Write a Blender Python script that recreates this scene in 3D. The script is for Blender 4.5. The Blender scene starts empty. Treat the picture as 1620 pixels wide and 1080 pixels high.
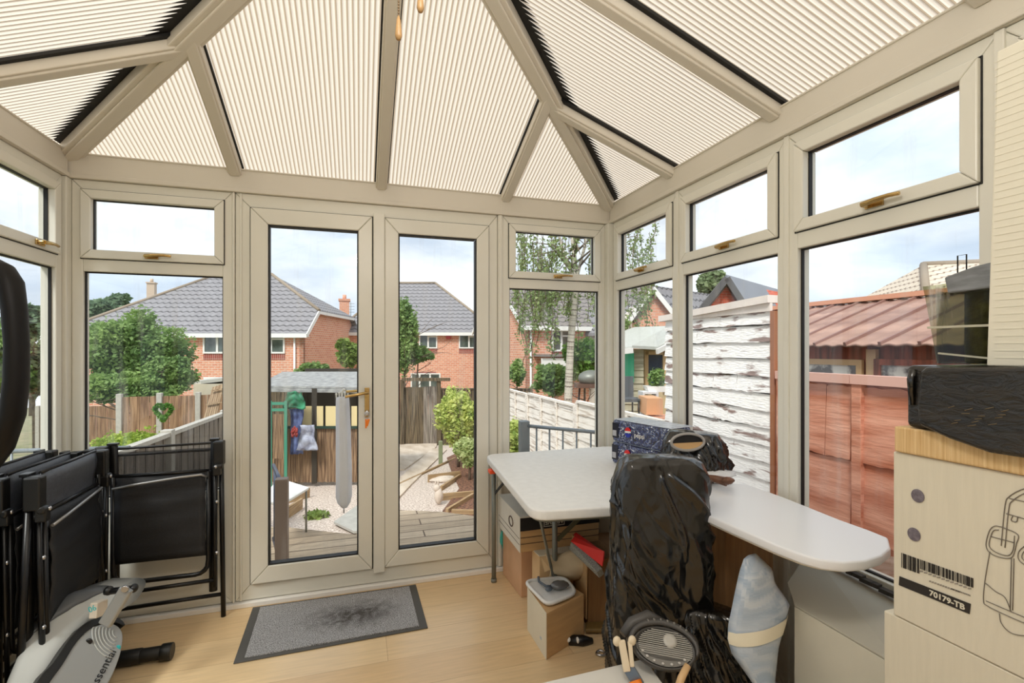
import bpy, math, random
from mathutils import Vector as V, Matrix, noise as mnoise
rnd = random.Random(7)
C = bpy.context.scene.collection
S = bpy.context.scene
# ---------------------------------------------------------------- camera, world, sun, exposure
FPX = 768.0; CX = 810.0; HY = 553.0; CH = 1.346
TH = math.radians(17.4); sT, cT = math.sin(TH), math.cos(TH)
cam = bpy.data.cameras.new('camera'); co = bpy.data.objects.new('camera', cam); C.objects.link(co)
co.location = (0, 0, CH); co.rotation_euler = (math.pi / 2, 0, -TH)
cam.sensor_width = 36; cam.lens = FPX * 36 / 1620; cam.shift_y = (HY - 540) / 1620
cam.clip_start = 0.02; cam.clip_end = 400
S.camera = co
S.view_settings.view_transform = 'Standard'; S.view_settings.look = 'None'
S.view_settings.exposure = 0.12; S.view_settings.gamma = 1; S.view_settings.use_curve_mapping = False
S.cycles.use_denoising = True
S.cycles.max_bounces = 10; S.cycles.diffuse_bounces = 5; S.cycles.transparent_max_bounces = 16
S.cycles.caustics_reflective = False; S.cycles.caustics_refractive = False
S.cycles.sample_clamp_indirect = 6

def lin(c):
    return tuple(((x / 12.92) if x <= .04045 else ((x + .055) / 1.055) ** 2.4) for x in c)

w = bpy.data.worlds.new('sky'); S.world = w; w.use_nodes = True
nt = w.node_tree; nt.nodes.clear()
def N(nt, t, **k):
    n = nt.nodes.new(t)
    for a, b in k.items(): setattr(n, a, b)
    return n
wo = N(nt, 'ShaderNodeOutputWorld'); bg = N(nt, 'ShaderNodeBackground'); nt.links.new(bg.outputs[0], wo.inputs[0])
tc = N(nt, 'ShaderNodeTexCoord'); mp = N(nt, 'ShaderNodeMapping'); mp.inputs['Scale'].default_value = (1, 1, 2.6)
mp.inputs['Location'].default_value = (.35, .2, 0)
nt.links.new(tc.outputs['Generated'], mp.inputs[0])
n1 = N(nt, 'ShaderNodeTexNoise'); n1.inputs['Scale'].default_value = 2.3; n1.inputs['Detail'].default_value = 7; n1.inputs['Roughness'].default_value = .52
nt.links.new(mp.outputs[0], n1.inputs[0])
cr = N(nt, 'ShaderNodeValToRGB'); e = cr.color_ramp.elements
e[0].position = .36; e[0].color = lin((.83, .88, .94)) + (1,)
e[1].position = .62; e[1].color = lin((.98, .985, .995)) + (1,)
x = cr.color_ramp.elements.new(.48); x.color = lin((.94, .96, .985)) + (1,)
nt.links.new(n1.outputs[0], cr.inputs[0])
n2 = N(nt, 'ShaderNodeTexNoise'); n2.inputs['Scale'].default_value = 3.1; n2.inputs['Detail'].default_value = 5
nt.links.new(mp.outputs[0], n2.inputs[0])
c2 = N(nt, 'ShaderNodeValToRGB'); c2.color_ramp.elements[0].position = .40; c2.color_ramp.elements[0].color = lin((.86, .875, .90)) + (1,)
c2.color_ramp.elements[1].position = .58; c2.color_ramp.elements[1].color = (1, 1, 1, 1)
nt.links.new(n2.outputs[0], c2.inputs[0])
mx = N(nt, 'ShaderNodeMixRGB', blend_type='MULTIPLY'); mx.inputs[0].default_value = 1
nt.links.new(cr.outputs[0], mx.inputs[1]); nt.links.new(c2.outputs[0], mx.inputs[2])
nt.links.new(mx.outputs[0], bg.inputs[0]); bg.inputs[1].default_value = 1.24
sd = bpy.data.lights.new('sun', 'SUN'); so = bpy.data.objects.new('sun', sd); C.objects.link(so)
sd.energy = 3.0; sd.angle = math.radians(14); sd.color = (1, .97, .92); so.rotation_euler = V((.42, .52, -.80)).to_track_quat('-Z', 'Y').to_euler()

# ---------------------------------------------------------------- pixel rays -> places
def dv(px, py):
    a = (px - CX) / FPX
    return V((sT + a * cT, cT - a * sT, -(py - HY) / FPX))
O0 = V((0, 0, CH))
def at(px, py, d): return O0 + dv(px, py) * d
def onX(px, py, x): v = dv(px, py); return O0 + v * (x / v.x)
def onY(px, py, y): v = dv(px, py); return O0 + v * (y / v.y)
def onZ(px, py, z): v = dv(px, py); return O0 + v * ((z - CH) / v.z)
GS = .0705
def gz(y): return -.9 - GS * (max(y, 4.5) - 4.5)
def onG(px, py): v = dv(px, py); t = (-.9 + GS * 4.5 - CH) / (v.z + GS * v.y); return O0 + v * t
RV = V((cT, -sT, 0)); FV = V((sT, cT, 0)); UP = V((0, 0, 1))

# ---------------------------------------------------------------- materials
MAT = {}
def mat(name, col, rough=.6, metal=0, var=0, vs=8, bump=0, bs=60, stretch=None, coat=0, alpha=1, trans=0, spec=.5, col2=None, vdet=4, lo=.35, hi=.65, uv=True, translu=0):
    if name in MAT: return MAT[name]
    m = bpy.data.materials.new(name); m.use_nodes = True; t = m.node_tree; b = t.nodes['Principled BSDF']; L = t.links
    c = lin(col); b.inputs['Base Color'].default_value = c + (1,); b.inputs['Roughness'].default_value = rough
    b.inputs['Metallic'].default_value = metal; b.inputs['Coat Weight'].default_value = coat; b.inputs['Alpha'].default_value = alpha
    b.inputs['Transmission Weight'].default_value = trans; b.inputs['Specular IOR Level'].default_value = spec
    vec = None
    if var or bump or col2:
        tx = N(t, 'ShaderNodeTexCoord'); vm = N(t, 'ShaderNodeMapping'); L.new(tx.outputs['UV' if uv else 'Object'], vm.inputs[0])
        if stretch: vm.inputs['Scale'].default_value = stretch
        vec = vm.outputs[0]
    if var or col2:
        n = N(t, 'ShaderNodeTexNoise'); n.inputs['Scale'].default_value = vs; n.inputs['Detail'].default_value = vdet; L.new(vec, n.inputs[0])
        r = N(t, 'ShaderNodeValToRGB'); L.new(n.outputs[0], r.inputs[0])
        r.color_ramp.elements[0].position = lo; r.color_ramp.elements[1].position = hi
        a = lin(col2) if col2 else tuple(x * (1 - var) for x in c); z = c if col2 else tuple(min(1, x * (1 + var)) for x in c)
        r.color_ramp.elements[0].color = a + (1,); r.color_ramp.elements[1].color = z + (1,)
        L.new(r.outputs[0], b.inputs['Base Color'])
    if bump:
        n = N(t, 'ShaderNodeTexNoise'); n.inputs['Scale'].default_value = bs; n.inputs['Detail'].default_value = 4; L.new(vec, n.inputs[0])
        bp = N(t, 'ShaderNodeBump'); bp.inputs['Strength'].default_value = bump; bp.inputs['Distance'].default_value = .02
        L.new(n.outputs[0], bp.inputs['Height']); L.new(bp.outputs[0], b.inputs['Normal'])
    if translu:
        tr = N(t, 'ShaderNodeBsdfTranslucent'); ms = N(t, 'ShaderNodeMixShader'); ms.inputs[0].default_value = translu
        if b.inputs['Base Color'].links: L.new(b.inputs['Base Color'].links[0].from_socket, tr.inputs[0])
        else: tr.inputs[0].default_value = c + (1,)
        out = t.nodes['Material Output']; L.new(b.outputs[0], ms.inputs[1]); L.new(tr.outputs[0], ms.inputs[2]); L.new(ms.outputs[0], out.inputs[0])
    MAT[name] = m; return m

def brick(name, c1, c2, mortar, bw=.225, bh=.075, ms=.008, rough=.85, offset=.5, var=.3, bump=.4, grain=None, nz=14):
    if name in MAT: return MAT[name]
    m = bpy.data.materials.new(name); m.use_nodes = True; t = m.node_tree; b = t.nodes['Principled BSDF']; L = t.links
    tx = N(t, 'ShaderNodeTexCoord'); br = N(t, 'ShaderNodeTexBrick'); L.new(tx.outputs['UV'], br.inputs['Vector'])
    br.offset = offset; br.inputs['Scale'].default_value = 1; br.inputs['Brick Width'].default_value = bw; br.inputs['Row Height'].default_value = bh
    br.inputs['Mortar Size'].default_value = ms; br.inputs['Mortar Smooth'].default_value = .2; br.inputs['Bias'].default_value = 0
    br.inputs['Color1'].default_value = lin(c1) + (1,); br.inputs['Color2'].default_value = lin(c2) + (1,); br.inputs['Mortar'].default_value = lin(mortar) + (1,)
    n = N(t, 'ShaderNodeTexNoise'); n.inputs['Scale'].default_value = nz; n.inputs['Detail'].default_value = 5
    if grain:
        mp = N(t, 'ShaderNodeMapping'); mp.inputs['Scale'].default_value = grain; L.new(tx.outputs['UV'], mp.inputs[0]); L.new(mp.outputs[0], n.inputs[0])
    else: L.new(tx.outputs['UV'], n.inputs[0])
    r = N(t, 'ShaderNodeMapRange'); r.inputs[1].default_value = .3; r.inputs[2].default_value = .7; r.inputs[3].default_value = 1 - var; r.inputs[4].default_value = 1 + var * .4
    L.new(n.outputs[0], r.inputs[0]); mx = N(t, 'ShaderNodeMixRGB', blend_type='MULTIPLY'); mx.inputs[0].default_value = 1
    L.new(br.outputs['Color'], mx.inputs[1]); L.new(r.outputs[0], mx.inputs[2]); L.new(mx.outputs[0], b.inputs['Base Color'])
    b.inputs['Roughness'].default_value = rough
    if bump:
        bp = N(t, 'ShaderNodeBump'); bp.inputs['Strength'].default_value = bump; bp.inputs['Distance'].default_value = .01; bp.invert = True
        L.new(br.outputs['Fac'], bp.inputs['Height']); L.new(bp.outputs[0], b.inputs['Normal'])
    MAT[name] = m; return m

def glassmat(name, tint=(1, 1, 1), rough=0, streak=0):
    m = bpy.data.materials.new(name); m.use_nodes = True; t = m.node_tree; t.nodes.clear(); L = t.links
    o = N(t, 'ShaderNodeOutputMaterial'); tr = N(t, 'ShaderNodeBsdfTransparent'); tr.inputs[0].default_value = tint + (1,)
    g = N(t, 'ShaderNodeBsdfGlossy'); g.inputs['Roughness'].default_value = rough; f = N(t, 'ShaderNodeFresnel'); f.inputs[0].default_value = 1.45
    mi = N(t, 'ShaderNodeMixShader'); ge = N(t, 'ShaderNodeNewGeometry'); mm = N(t, 'ShaderNodeMath', operation='MULTIPLY_ADD'); mm.inputs[1].default_value = -1; mm.inputs[2].default_value = 1; L.new(ge.outputs['Backfacing'], mm.inputs[0]); m3 = N(t, 'ShaderNodeMath', operation='MULTIPLY'); L.new(mm.outputs[0], m3.inputs[0]); L.new(f.outputs[0], m3.inputs[1]); L.new(m3.outputs[0], mi.inputs[0]); L.new(tr.outputs[0], mi.inputs[1]); L.new(g.outputs[0], mi.inputs[2])
    last = mi.outputs[0]
    if streak:   # pale upright streaks on the pane
        d = N(t, 'ShaderNodeBsdfDiffuse'); d.inputs[0].default_value = (.9, .92, .92, 1)
        tx = N(t, 'ShaderNodeTexCoord'); mp = N(t, 'ShaderNodeMapping'); mp.inputs['Scale'].default_value = (1, .10, 1); L.new(tx.outputs['UV'], mp.inputs[0])
        n = N(t, 'ShaderNodeTexNoise'); n.inputs['Scale'].default_value = 16; n.inputs['Detail'].default_value = 5; L.new(mp.outputs[0], n.inputs[0])
        r = N(t, 'ShaderNodeMapRange'); r.inputs[1].default_value = .56; r.inputs[2].default_value = .74; r.inputs[3].default_value = 0; r.inputs[4].default_value = streak
        L.new(n.outputs[0], r.inputs[0]); m2 = N(t, 'ShaderNodeMixShader'); L.new(r.outputs[0], m2.inputs[0]); L.new(last, m2.inputs[1]); L.new(d.outputs[0], m2.inputs[2]); last = m2.outputs[0]
    L.new(last, o.inputs[0]); MAT[name] = m; return m

UPVC = mat('upvc', (.87, .86, .815), .32, var=.02, vs=3)
RAFT = mat('rafter_white', (.84, .815, .765), .4)
GASK = mat('rubber_gasket', (.04, .035, .03), .6)
GLASS = glassmat('window_glass', (.97, .985, .98), streak=.16)
BRASS = mat('brass', (.76, .64, .42), .25, 1)
BLACKM = mat('black_metal', (.055, .05, .05), .35, .2)
SILV = mat('silver_metal', (.75, .75, .76), .3, 1)

def polymat(name):
    m = bpy.data.materials.new(name); m.use_nodes = True; t = m.node_tree; b = t.nodes['Principled BSDF']; L = t.links
    a = N(t, 'ShaderNodeAttribute'); a.attribute_name = 'rib'
    r = N(t, 'ShaderNodeValToRGB'); L.new(a.outputs['Fac'], r.inputs[0])
    r.color_ramp.elements[0].color = lin((.70, .625, .52)) + (1,); r.color_ramp.elements[1].color = lin((.915, .87, .80)) + (1,)
    b.inputs['Roughness'].default_value = .35; L.new(r.outputs[0], b.inputs['Base Color'])
    tr = N(t, 'ShaderNodeBsdfTranslucent'); L.new(r.outputs[0], tr.inputs[0]); ms = N(t, 'ShaderNodeMixShader'); ms.inputs[0].default_value = .8
    tp = N(t, 'ShaderNodeBsdfTransparent'); L.new(r.outputs[0], tp.inputs[0]); m2 = N(t, 'ShaderNodeMixShader'); m2.inputs[0].default_value = .04
    L.new(b.outputs[0], ms.inputs[1]); L.new(tr.outputs[0], ms.inputs[2]); L.new(ms.outputs[0], m2.inputs[1]); L.new(tp.outputs[0], m2.inputs[2]); L.new(m2.outputs[0], t.nodes['Material Output'].inputs[0])
    return m
POLY = polymat('polycarbonate')

# ---------------------------------------------------------------- mesh builder
WM = {}
def wmat(o): return WM.get(o.name, Matrix()) if o else Matrix()
class MB:
    def __init__(s): s.v = []; s.f = []; s.a = []; s.sm = []
    def add(s, vs, fs, smooth=False, attr=None):
        b = len(s.v); s.v += [V(p) for p in vs]; s.f += [tuple(b + i for i in f) for f in fs]
        s.sm += [smooth] * len(fs); s.a += (attr if attr else [1.0] * len(vs)); return s
    def hexa(s, p):   # 4 bottom ccw, 4 top
        return s.add(p, [(3, 2, 1, 0), (4, 5, 6, 7), (0, 1, 5, 4), (1, 2, 6, 5), (2, 3, 7, 6), (3, 0, 4, 7)])
    def bx(s, x0, x1, y0, y1, z0, z1):
        return s.hexa([(x0, y0, z0), (x1, y0, z0), (x1, y1, z0), (x0, y1, z0), (x0, y0, z1), (x1, y0, z1), (x1, y1, z1), (x0, y1, z1)])
    def box(s, c, sz, M=None):
        c = V(c); hx, hy, hz = [q / 2 for q in sz]; M = M or Matrix.Identity(3)
        return s.hexa([c + M @ V(q) for q in ((-hx, -hy, -hz), (hx, -hy, -hz), (hx, hy, -hz), (-hx, hy, -hz), (-hx, -hy, hz), (hx, -hy, hz), (hx, hy, hz), (-hx, hy, hz))])
    def beam(s, a, b, wd, ht, up=UP, off=0):   # bar from a to b, wd across, ht along up
        a, b = V(a), V(b); d = (b - a).normalized(); x = d.cross(up).normalized(); u = x.cross(d).normalized()
        o = u * off
        q = [a - x * wd / 2 - u * ht / 2 + o, a + x * wd / 2 - u * ht / 2 + o, a + x * wd / 2 + u * ht / 2 + o, a - x * wd / 2 + u * ht / 2 + o]
        return s.hexa(q + [p + (b - a) for p in q])
    def prism(s, poly, ext, smooth=False):
        n = len(poly); e = V(ext); p = [V(q) for q in poly]
        nr = (p[1] - p[0]).cross(p[2] - p[1]) if n > 2 else UP
        ar = V((0, 0, 0))
        for i in range(n): ar += p[i].cross(p[(i + 1) % n])
        if ar.dot(e) > 0: p = p[::-1]
        vs = p + [q + e for q in p]
        fs = [tuple(range(n)), tuple(range(2 * n - 1, n - 1, -1))]
        b = len(s.v); s.v += vs; s.f += [tuple(b + i for i in f) for f in fs]; s.sm += [False, False]
        for i in range(n): j = (i + 1) % n; s.f.append((b + i, b + i + n, b + j + n, b + j)); s.sm.append(smooth)
        s.a += [1.0] * len(vs); return s
    def tube(s, pts, r, n=10, closed=False, flat=1):
        pts = [V(p) for p in pts]; m = len(pts); rs = r if isinstance(r, (list, tuple)) else [r] * m
        vs = []; prev = None
        for i, p in enumerate(pts):
            if closed: d = pts[(i + 1) % m] - pts[i - 1]
            else: d = pts[min(i + 1, m - 1)] - pts[max(i - 1, 0)]
            d.normalize()
            if prev is None: x = d.cross(UP) if abs(d.z) < .95 else d.cross(V((0, 1, 0)))
            else: x = prev - d * prev.dot(d)
            x.normalize(); prev = x; y = d.cross(x)
            for k in range(n):
                an = 2 * math.pi * k / n; vs.append(p + (x * math.cos(an) + y * math.sin(an) * flat) * rs[i])
        fs = []
        for i in range(m if closed else m - 1):
            for k in range(n):
                a = i * n + k; b = i * n + (k + 1) % n; j = (i + 1) % m
                fs.append((a, b, j * n + (k + 1) % n, j * n + k))
        s.add(vs, fs, True)
        if not closed:
            b = len(s.v) - len(vs); s.f += [tuple(b + k for k in range(n))[::-1], tuple(b + (m - 1) * n + k for k in range(n))]; s.sm += [False, False]
        return s
    def lathe(s, prof, c=(0, 0, 0), M=None, n=24):   # prof [(r,z)]
        c = V(c); M = M or Matrix.Identity(3); vs = []
        for r, z in prof:
            for k in range(n): an = 2 * math.pi * k / n; vs.append(c + M @ V((r * math.cos(an), r * math.sin(an), z)))
        fs = []
        for i in range(len(prof) - 1):
            for k in range(n): fs.append((i * n + k, i * n + (k + 1) % n, (i + 1) * n + (k + 1) % n, (i + 1) * n + k))
        s.add(vs, fs, True); b = len(s.v) - len(vs)
        s.f += [tuple(b + k for k in range(n))[::-1], tuple(b + (len(prof) - 1) * n + k for k in range(n))]; s.sm += [False, False]; return s
    def blob(s, c, r, n=12, nz=0, seed=0, M=None, pw=1):
        c = V(c); vs = []; M = M or Matrix.Identity(3)
        for i in range(n + 1):
            th = math.pi * i / n
            for k in range(2 * n):
                ph = math.pi * k / n; q = V((math.sin(th) * math.cos(ph), math.sin(th) * math.sin(ph), math.cos(th)))
                if pw != 1: q = V([math.copysign(abs(t) ** pw, t) for t in q])
                f = 1 + nz * mnoise.noise(q * 2.5 + V((seed, seed, 0)))
                vs.append(c + M @ V((q.x * r[0] * f, q.y * r[1] * f, q.z * r[2] * f)))
        fs = [(i * 2 * n + k, (i + 1) * 2 * n + k, (i + 1) * 2 * n + (k + 1) % (2 * n), i * 2 * n + (k + 1) % (2 * n)) for i in range(n) for k in range(2 * n)]
        return s.add(vs, fs, True)
    def build(s, name, m, parent=None, bev=0, seg=2, local=False, solid=0, sub=0):
        me = bpy.data.meshes.new(name); vs = s.v
        if parent is not None and not local:
            inv = wmat(parent).inverted(); vs = [inv @ p for p in vs]
        org = None
        if parent is None:
            xs = [p.x for p in vs]; ys = [p.y for p in vs]; org = V(((min(xs) + max(xs)) / 2, (min(ys) + max(ys)) / 2, min(p.z for p in vs)))
            vs = [p - org for p in vs]
        me.from_pydata([tuple(p) for p in vs], [], s.f)
        me.polygons.foreach_set('use_smooth', s.sm)
        at_ = me.attributes.new('rib', 'FLOAT', 'POINT'); at_.data.foreach_set('value', s.a)
        uvl = me.uv_layers.new(name='UVMap'); uv = [0.0] * (2 * len(me.loops))
        for p in me.polygons:
            n = p.normal
            if abs(n.z) > .9: ax, ay = V((1, 0, 0)), V((0, 1, 0))
            else:
                ax = UP.cross(n)
                if ax.length < 1e-6: ax = V((1, 0, 0))
                ax.normalize(); ay = n.cross(ax)
            for li in p.loop_indices:
                q = me.vertices[me.loops[li].vertex_index].co; uv[2 * li] = q.dot(ax); uv[2 * li + 1] = q.dot(ay)
        uvl.data.foreach_set('uv', uv)
        ml = m if isinstance(m, (list, tuple)) else [m]
        for q in ml: me.materials.append(q)
        me.validate()
        o = bpy.data.objects.new(name, me); C.objects.link(o)
        if parent is not None: o.parent = parent; WM[o.name] = wmat(parent)
        else: o.location = org; WM[o.name] = Matrix.Translation(org)
        if solid: md = o.modifiers.new('s', 'SOLIDIFY'); md.thickness = solid; md.offset = 0
        if sub: md = o.modifiers.new('u', 'SUBSURF'); md.levels = sub; md.render_levels = sub
        if bev: md = o.modifiers.new('b', 'BEVEL'); md.width = bev; md.segments = seg; md.limit_method = 'ANGLE'; md.angle_limit = math.radians(40)
        return o
def tag(o, label=None, cat=None, group=None, kind=None):
    if label: o['label'] = label
    if cat: o['category'] = cat
    if group: o['group'] = group
    if kind: o['kind'] = kind
    return o
def empty(name, loc, label=None, cat=None, group=None, kind=None, rz=0):
    o = bpy.data.objects.new(name, None); C.objects.link(o); o.location = loc; o.rotation_euler = (0, 0, rz)
    WM[o.name] = Matrix.Translation(V(loc)) @ Matrix.Rotation(rz, 4, 'Z'); o.empty_display_size = .1
    return tag(o, label, cat, group, kind)
def children(o): return [c for c in bpy.data.objects if c.parent == o]
def copy_tree(o, parent=None):
    c = o.copy(); C.objects.link(c); c.parent = parent
    for ch in children(o): copy_tree(ch, c)
    return c
def RZ(a): return Matrix.Rotation(math.radians(a), 3, 'Z')
def struct(mb, name, m, **k): return tag(mb.build(name, m, **k), kind='structure')

# ================================================================ SETTING: the conservatory
XL, XR, YB, YH = -1.334, 1.567, 2.85, -1.25
ZF, ZT, ZE = 2.165, 1.795, 2.285     # frame head, sash bottom, eave
class Wall:
    def __init__(s, o, u, n): s.o = V(o); s.u = V(u); s.n = V(n)
    def p(s, u, v, w=0): return s.o + s.u * u + UP * v + s.n * w
BW = Wall((0, YB, 0), (1, 0, 0), (0, -1, 0)); RW = Wall((XR, 0, 0), (0, 1, 0), (-1, 0, 0)); LW = Wall((XL, 0, 0), (0, 1, 0), (1, 0, 0))
def pr(mb, W, poly, w0, w1): mb.prism([W.p(u, v, w0) for u, v in poly], W.n * (w1 - w0))
def rect(mb, W, u0, u1, v0, v1, w0, w1): pr(mb, W, [(u0, v0), (u1, v0), (u1, v1), (u0, v1)], w0, w1)
def ring(mb, W, u0, u1, v0, v1, tl, tr, tb, tt, w0, w1, g=.0006):
    a, b, c, d = u0 + tl, u1 - tr, v0 + tb, v1 - tt
    pr(mb, W, [(u0, v0 + g), (a, c + g), (a, d - g), (u0, v1 - g)], w0, w1)
    pr(mb, W, [(u1, v0 + g), (b, c + g), (b, d - g), (u1, v1 - g)], w0, w1)
    pr(mb, W, [(u0 + g, v0), (u1 - g, v0), (b - g, c), (a + g, c)], w0, w1)
    pr(mb, W, [(u0 + g, v1), (u1 - g, v1), (b - g, d), (a + g, d)], w0, w1)

def handle(W, u, v, w, par, flip=1):
    m = MB(); rect(m, W, u - .028, u + .028, v - .011, v + .011, w, w + .008)
    m.tube([W.p(u - .018 * flip, v, w + .008), W.p(u - .018 * flip, v, w + .03)], .009)
    m.tube([W.p(u - .02 * flip, v, w + .03), W.p(u + .02 * flip, v + .003, w + .034), W.p(u + .06 * flip, v + .006, w + .03), W.p(u + .09 * flip, v + .004, w + .026)], [.009, .008, .0065, .006])
    return m.build('window_handle', BRASS, par, bev=.001)

def window(n, W, u0, u1, zb=.62, zlow=.03, hu=None, flip=1, sash=True, panel=True):
    """u0..u1: outer limits of the outer frame of a bay"""
    em = empty('window_%d' % n, W.p((u0 + u1) / 2, 0, 0), kind='structure')
    f = MB(); fw = .045
    ring(f, W, u0, u1, zlow, ZF, fw, fw, .05, .05, -.06, 0)
    rect(f, W, u0 + fw, u1 - fw, 1.725, 1.79, -.06, .0)        # transom
    rect(f, W, u0 + fw, u1 - fw, zb - .07, zb, -.06, .0)
    f.build('window_frame', UPVC, em, bev=.004)
    a, b = u0 + fw - .006, u1 - fw + .006
    s = MB(); ring(s, W, a, b, 1.787, 2.118, .042, .042, .042, .042, -.05, .016); s.build('sash', UPVC, em, bev=.004)
    g = MB(); ring(g, W, a - .004, b + .004, 1.783, 2.122, .01, .01, .01, .01, -.01, .0025)
    ring(g, W, a + .041, b - .041, 1.828, 2.077, .005, .005, .005, .005, -.028, -.012)
    ring(g, W, u0 + fw, u1 - fw, zb, 1.725, .006, .006, .006, .006, -.028, -.017); g.build('gasket', GASK, em)
    p = MB(); rect(p, W, a + .03, b - .03, 1.82, 2.09, -.034, -.028); p.build('pane', GLASS, em)
    p = MB(); rect(p, W, u0 + fw - .01, u1 - fw + .01, zb - .01, 1.735, -.034, -.028); p.build('pane', GLASS, em)
    if panel:
        q = MB(); rect(q, W, u0 + fw, u1 - fw, zlow + .04, zb - .07, -.04, -.012); q.build('infill_panel', UPVC, em)
    handle(W, hu if hu is not None else (u0 + u1) / 2, 1.806, .016, em, flip)
    return em
window(1, BW, -1.318, -.633, hu=-.985)
window(2, BW, .833, 1.531, hu=1.19)
P = .6673
vb = [2.806, 2.139, 1.4645, .8135, .14, -.53, -1.2]
for i in range(6):
    window(3 + i, RW, vb[i + 1] + .001, vb[i] - .001, hu=(vb[i] + vb[i + 1]) / 2 - .02, flip=-1)
lb = [2.806, 2.139, 1.472, .8045, .137, -.53, -1.2]
for i in range(6):
    window(9 + i, LW, lb[i + 1] + .001, lb[i] - .001, hu=(lb[i] + lb[i + 1]) / 2 + (.13 if i == 0 else 0), flip=1)
# couplers and corner posts
def trim(n, fn, m=UPVC, bev=.004):
    b = MB(); fn(b); return struct(b, 'trim_%d' % n, m, bev=bev)
trim(1, lambda b: (rect(b, BW, -.632, -.622, .03, ZF, -.06, .012), rect(b, BW, -.600, -.588, .03, ZF, -.05, .008)))
trim(2, lambda b: (rect(b, BW, .802, .832, .03, ZF, -.06, .010), rect(b, BW, .81, .824, .03, ZF, 0, .016)))
trim(3, lambda b: b.bx(XL - .07, XL + .015, YB - .04, YB + .06, .0, ZF))
trim(4, lambda b: b.bx(XR - .036, XR + .07, YB - .04, YB + .06, .0, ZF))
k = 5
for W_, bb in ((RW, vb), (LW, lb)):
    for y in bb[1:-1]:
        trim(k, lambda b: rect(b, W_, y - .012, y + .012, .03, ZF, -.06, .007)); k += 1
# white floor strip along the frames
sk = MB(); sk.bx(XL, .86, YB - .022, YB + .03, 0, .026); struct(sk, 'baseboard_back', mat('white_trim', (.93, .92, .9), .4), bev=.004)
sk = MB(); sk.bx(.861, XR - .036, YB - .03, YB + .03, 0, .03); struct(sk, 'baseboard_back_right', MAT['white_trim'], bev=.004)
sk = MB(); sk.bx(XL, XL + .03, YH, YB - .041, 0, .03); struct(sk, 'baseboard_left', MAT['white_trim'], bev=.004)
sk = MB(); sk.bx(XR - .03, XR, YH, YB - .041, 0, .03); struct(sk, 'baseboard_right', MAT['white_trim'], bev=.004)
# ring beam
def ringbeam(n, W, u0, u1):
    b = MB(); rect(b, W, u0, u1, ZF + .001, ZE, -.08, .012); rect(b, W, u0, u1, ZF + .001, ZF + .022, .012, .02); rect(b, W, u0, u1, ZE - .004, ZE + .004, -.0, .018)
    struct(b, 'trim_%d' % n, RAFT, bev=.003)
ringbeam(30, BW, XL - .06, XR + .06); ringbeam(31, RW, YH, YB - .021); ringbeam(32, LW, YH, YB - .021)

# French doors
def door(n, u0, u1, gl, gr, zb, zt, side):
    em = empty('door_%d' % n, BW.p((u0 + u1) / 2, .1, 0), kind='structure')
    f = MB(); ring(f, BW, u0, u1, .117, 2.091, gl - u0, u1 - gr, .205 - .117, .083, -.05, .022); f.build('door_leaf', UPVC, em, bev=.005)
    g = MB(); ring(g, BW, gl - .001, gr + .001, .204, 2.009, .008, .008, .008, .008, -.03, .012)
    ring(g, BW, u0 - .005, u1 + .005, .112, 2.096, .012, .012, .012, .012, -.03, .0035); g.build('gasket', GASK, em)
    p = MB(); rect(p, BW, gl - .01, gr + .01, .195, 2.02, -.018, -.01); p.build('pane', GLASS, em)
    return em
d1 = door(1, -.546, .066, -.463, -.008, 0, 0, 1); d2 = door(2, .134, .742, .21, .666, 0, 0, -1)
fr = MB(); ring(fr, BW, -.620, .80, .03, ZF, .07, .054, .08, .07, -.06, 0)
rect(fr, BW, .0655, .1335, .105, 2.10, -.05, -.002); rect(fr, BW, .0725, .1335, .095, 2.112, -.001, .03)
struct(fr, 'trim_33', UPVC, bev=.004)
hd = MB(); zc = onY(580, 630, 2.82)
ux = .038
rect(hd, BW, ux - .013, ux + .013, .97, 1.135, .022, .03)
hd.tube([BW.p(ux, 1.107, .03), BW.p(ux, 1.107, .055), BW.p(ux - .02, 1.106, .066), BW.p(ux - .115, 1.09, .064)], [.011, .01, .0085, .0075])
hd.build('door_handle', BRASS, d1, bev=.002)
hd = MB(); rect(hd, BW, ux - .013, ux + .013, .97, 1.135, -.058, -.05)
hd.tube([BW.p(ux, 1.11, -.058), BW.p(ux, 1.11, -.085), BW.p(ux - .02, 1.11, -.095), BW.p(ux - .115, 1.105, -.095)], [.011, .01, .0085, .0075])
hd.build('door_handle', BRASS, d1, bev=.002)
ky = empty('key_bunch', BW.p(ux, .9, .04), 'small key bunch with orange tag hanging in the door lock', 'keys')
q = MB(); q.lathe([(.006, 0), (.006, .03)], BW.p(ux, 1.005, .031), Matrix.Rotation(math.pi / 2, 3, 'X'))
q.blob(BW.p(ux - .001, .995, .062), (.012, .003, .014)); q.build('key', SILV, ky)
q = MB(); q.tube([BW.p(ux + .010 * math.cos(a), .978 + .012 * math.sin(a), .064) for a in [i * math.pi / 6 for i in range(12)]], .0012, closed=True); q.build('key_ring', SILV, ky)
q = MB(); q.box(BW.p(ux + .003, .945, .064), (.014, .004, .04), Matrix.Rotation(.3, 3, 'Y')); q.box(BW.p(ux - .006, .94, .067), (.009, .002, .05)); q.build('key_tag', mat('orange', (.93, .5, .12), .4), ky, bev=.001)

# floor, house wall
FLOOR = brick('laminate', (.90, .79, .62), (.85, .72, .54), (.74, .61, .45), 1.25, .195, .0012, .3, .37, .10, .05, (1.2, 14, 1), 5)
fl = MB(); fl.bx(XL, XR, YH, YB + .0, -.08, 0); struct(fl, 'floor', FLOOR)
hw = MB(); hw.bx(XL - .2, XR + .2, YH - .1, YH - .001, -.1, 3.2); struct(hw, 'wall_back', mat('plaster', (.93, .92, .89), .8))

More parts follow.
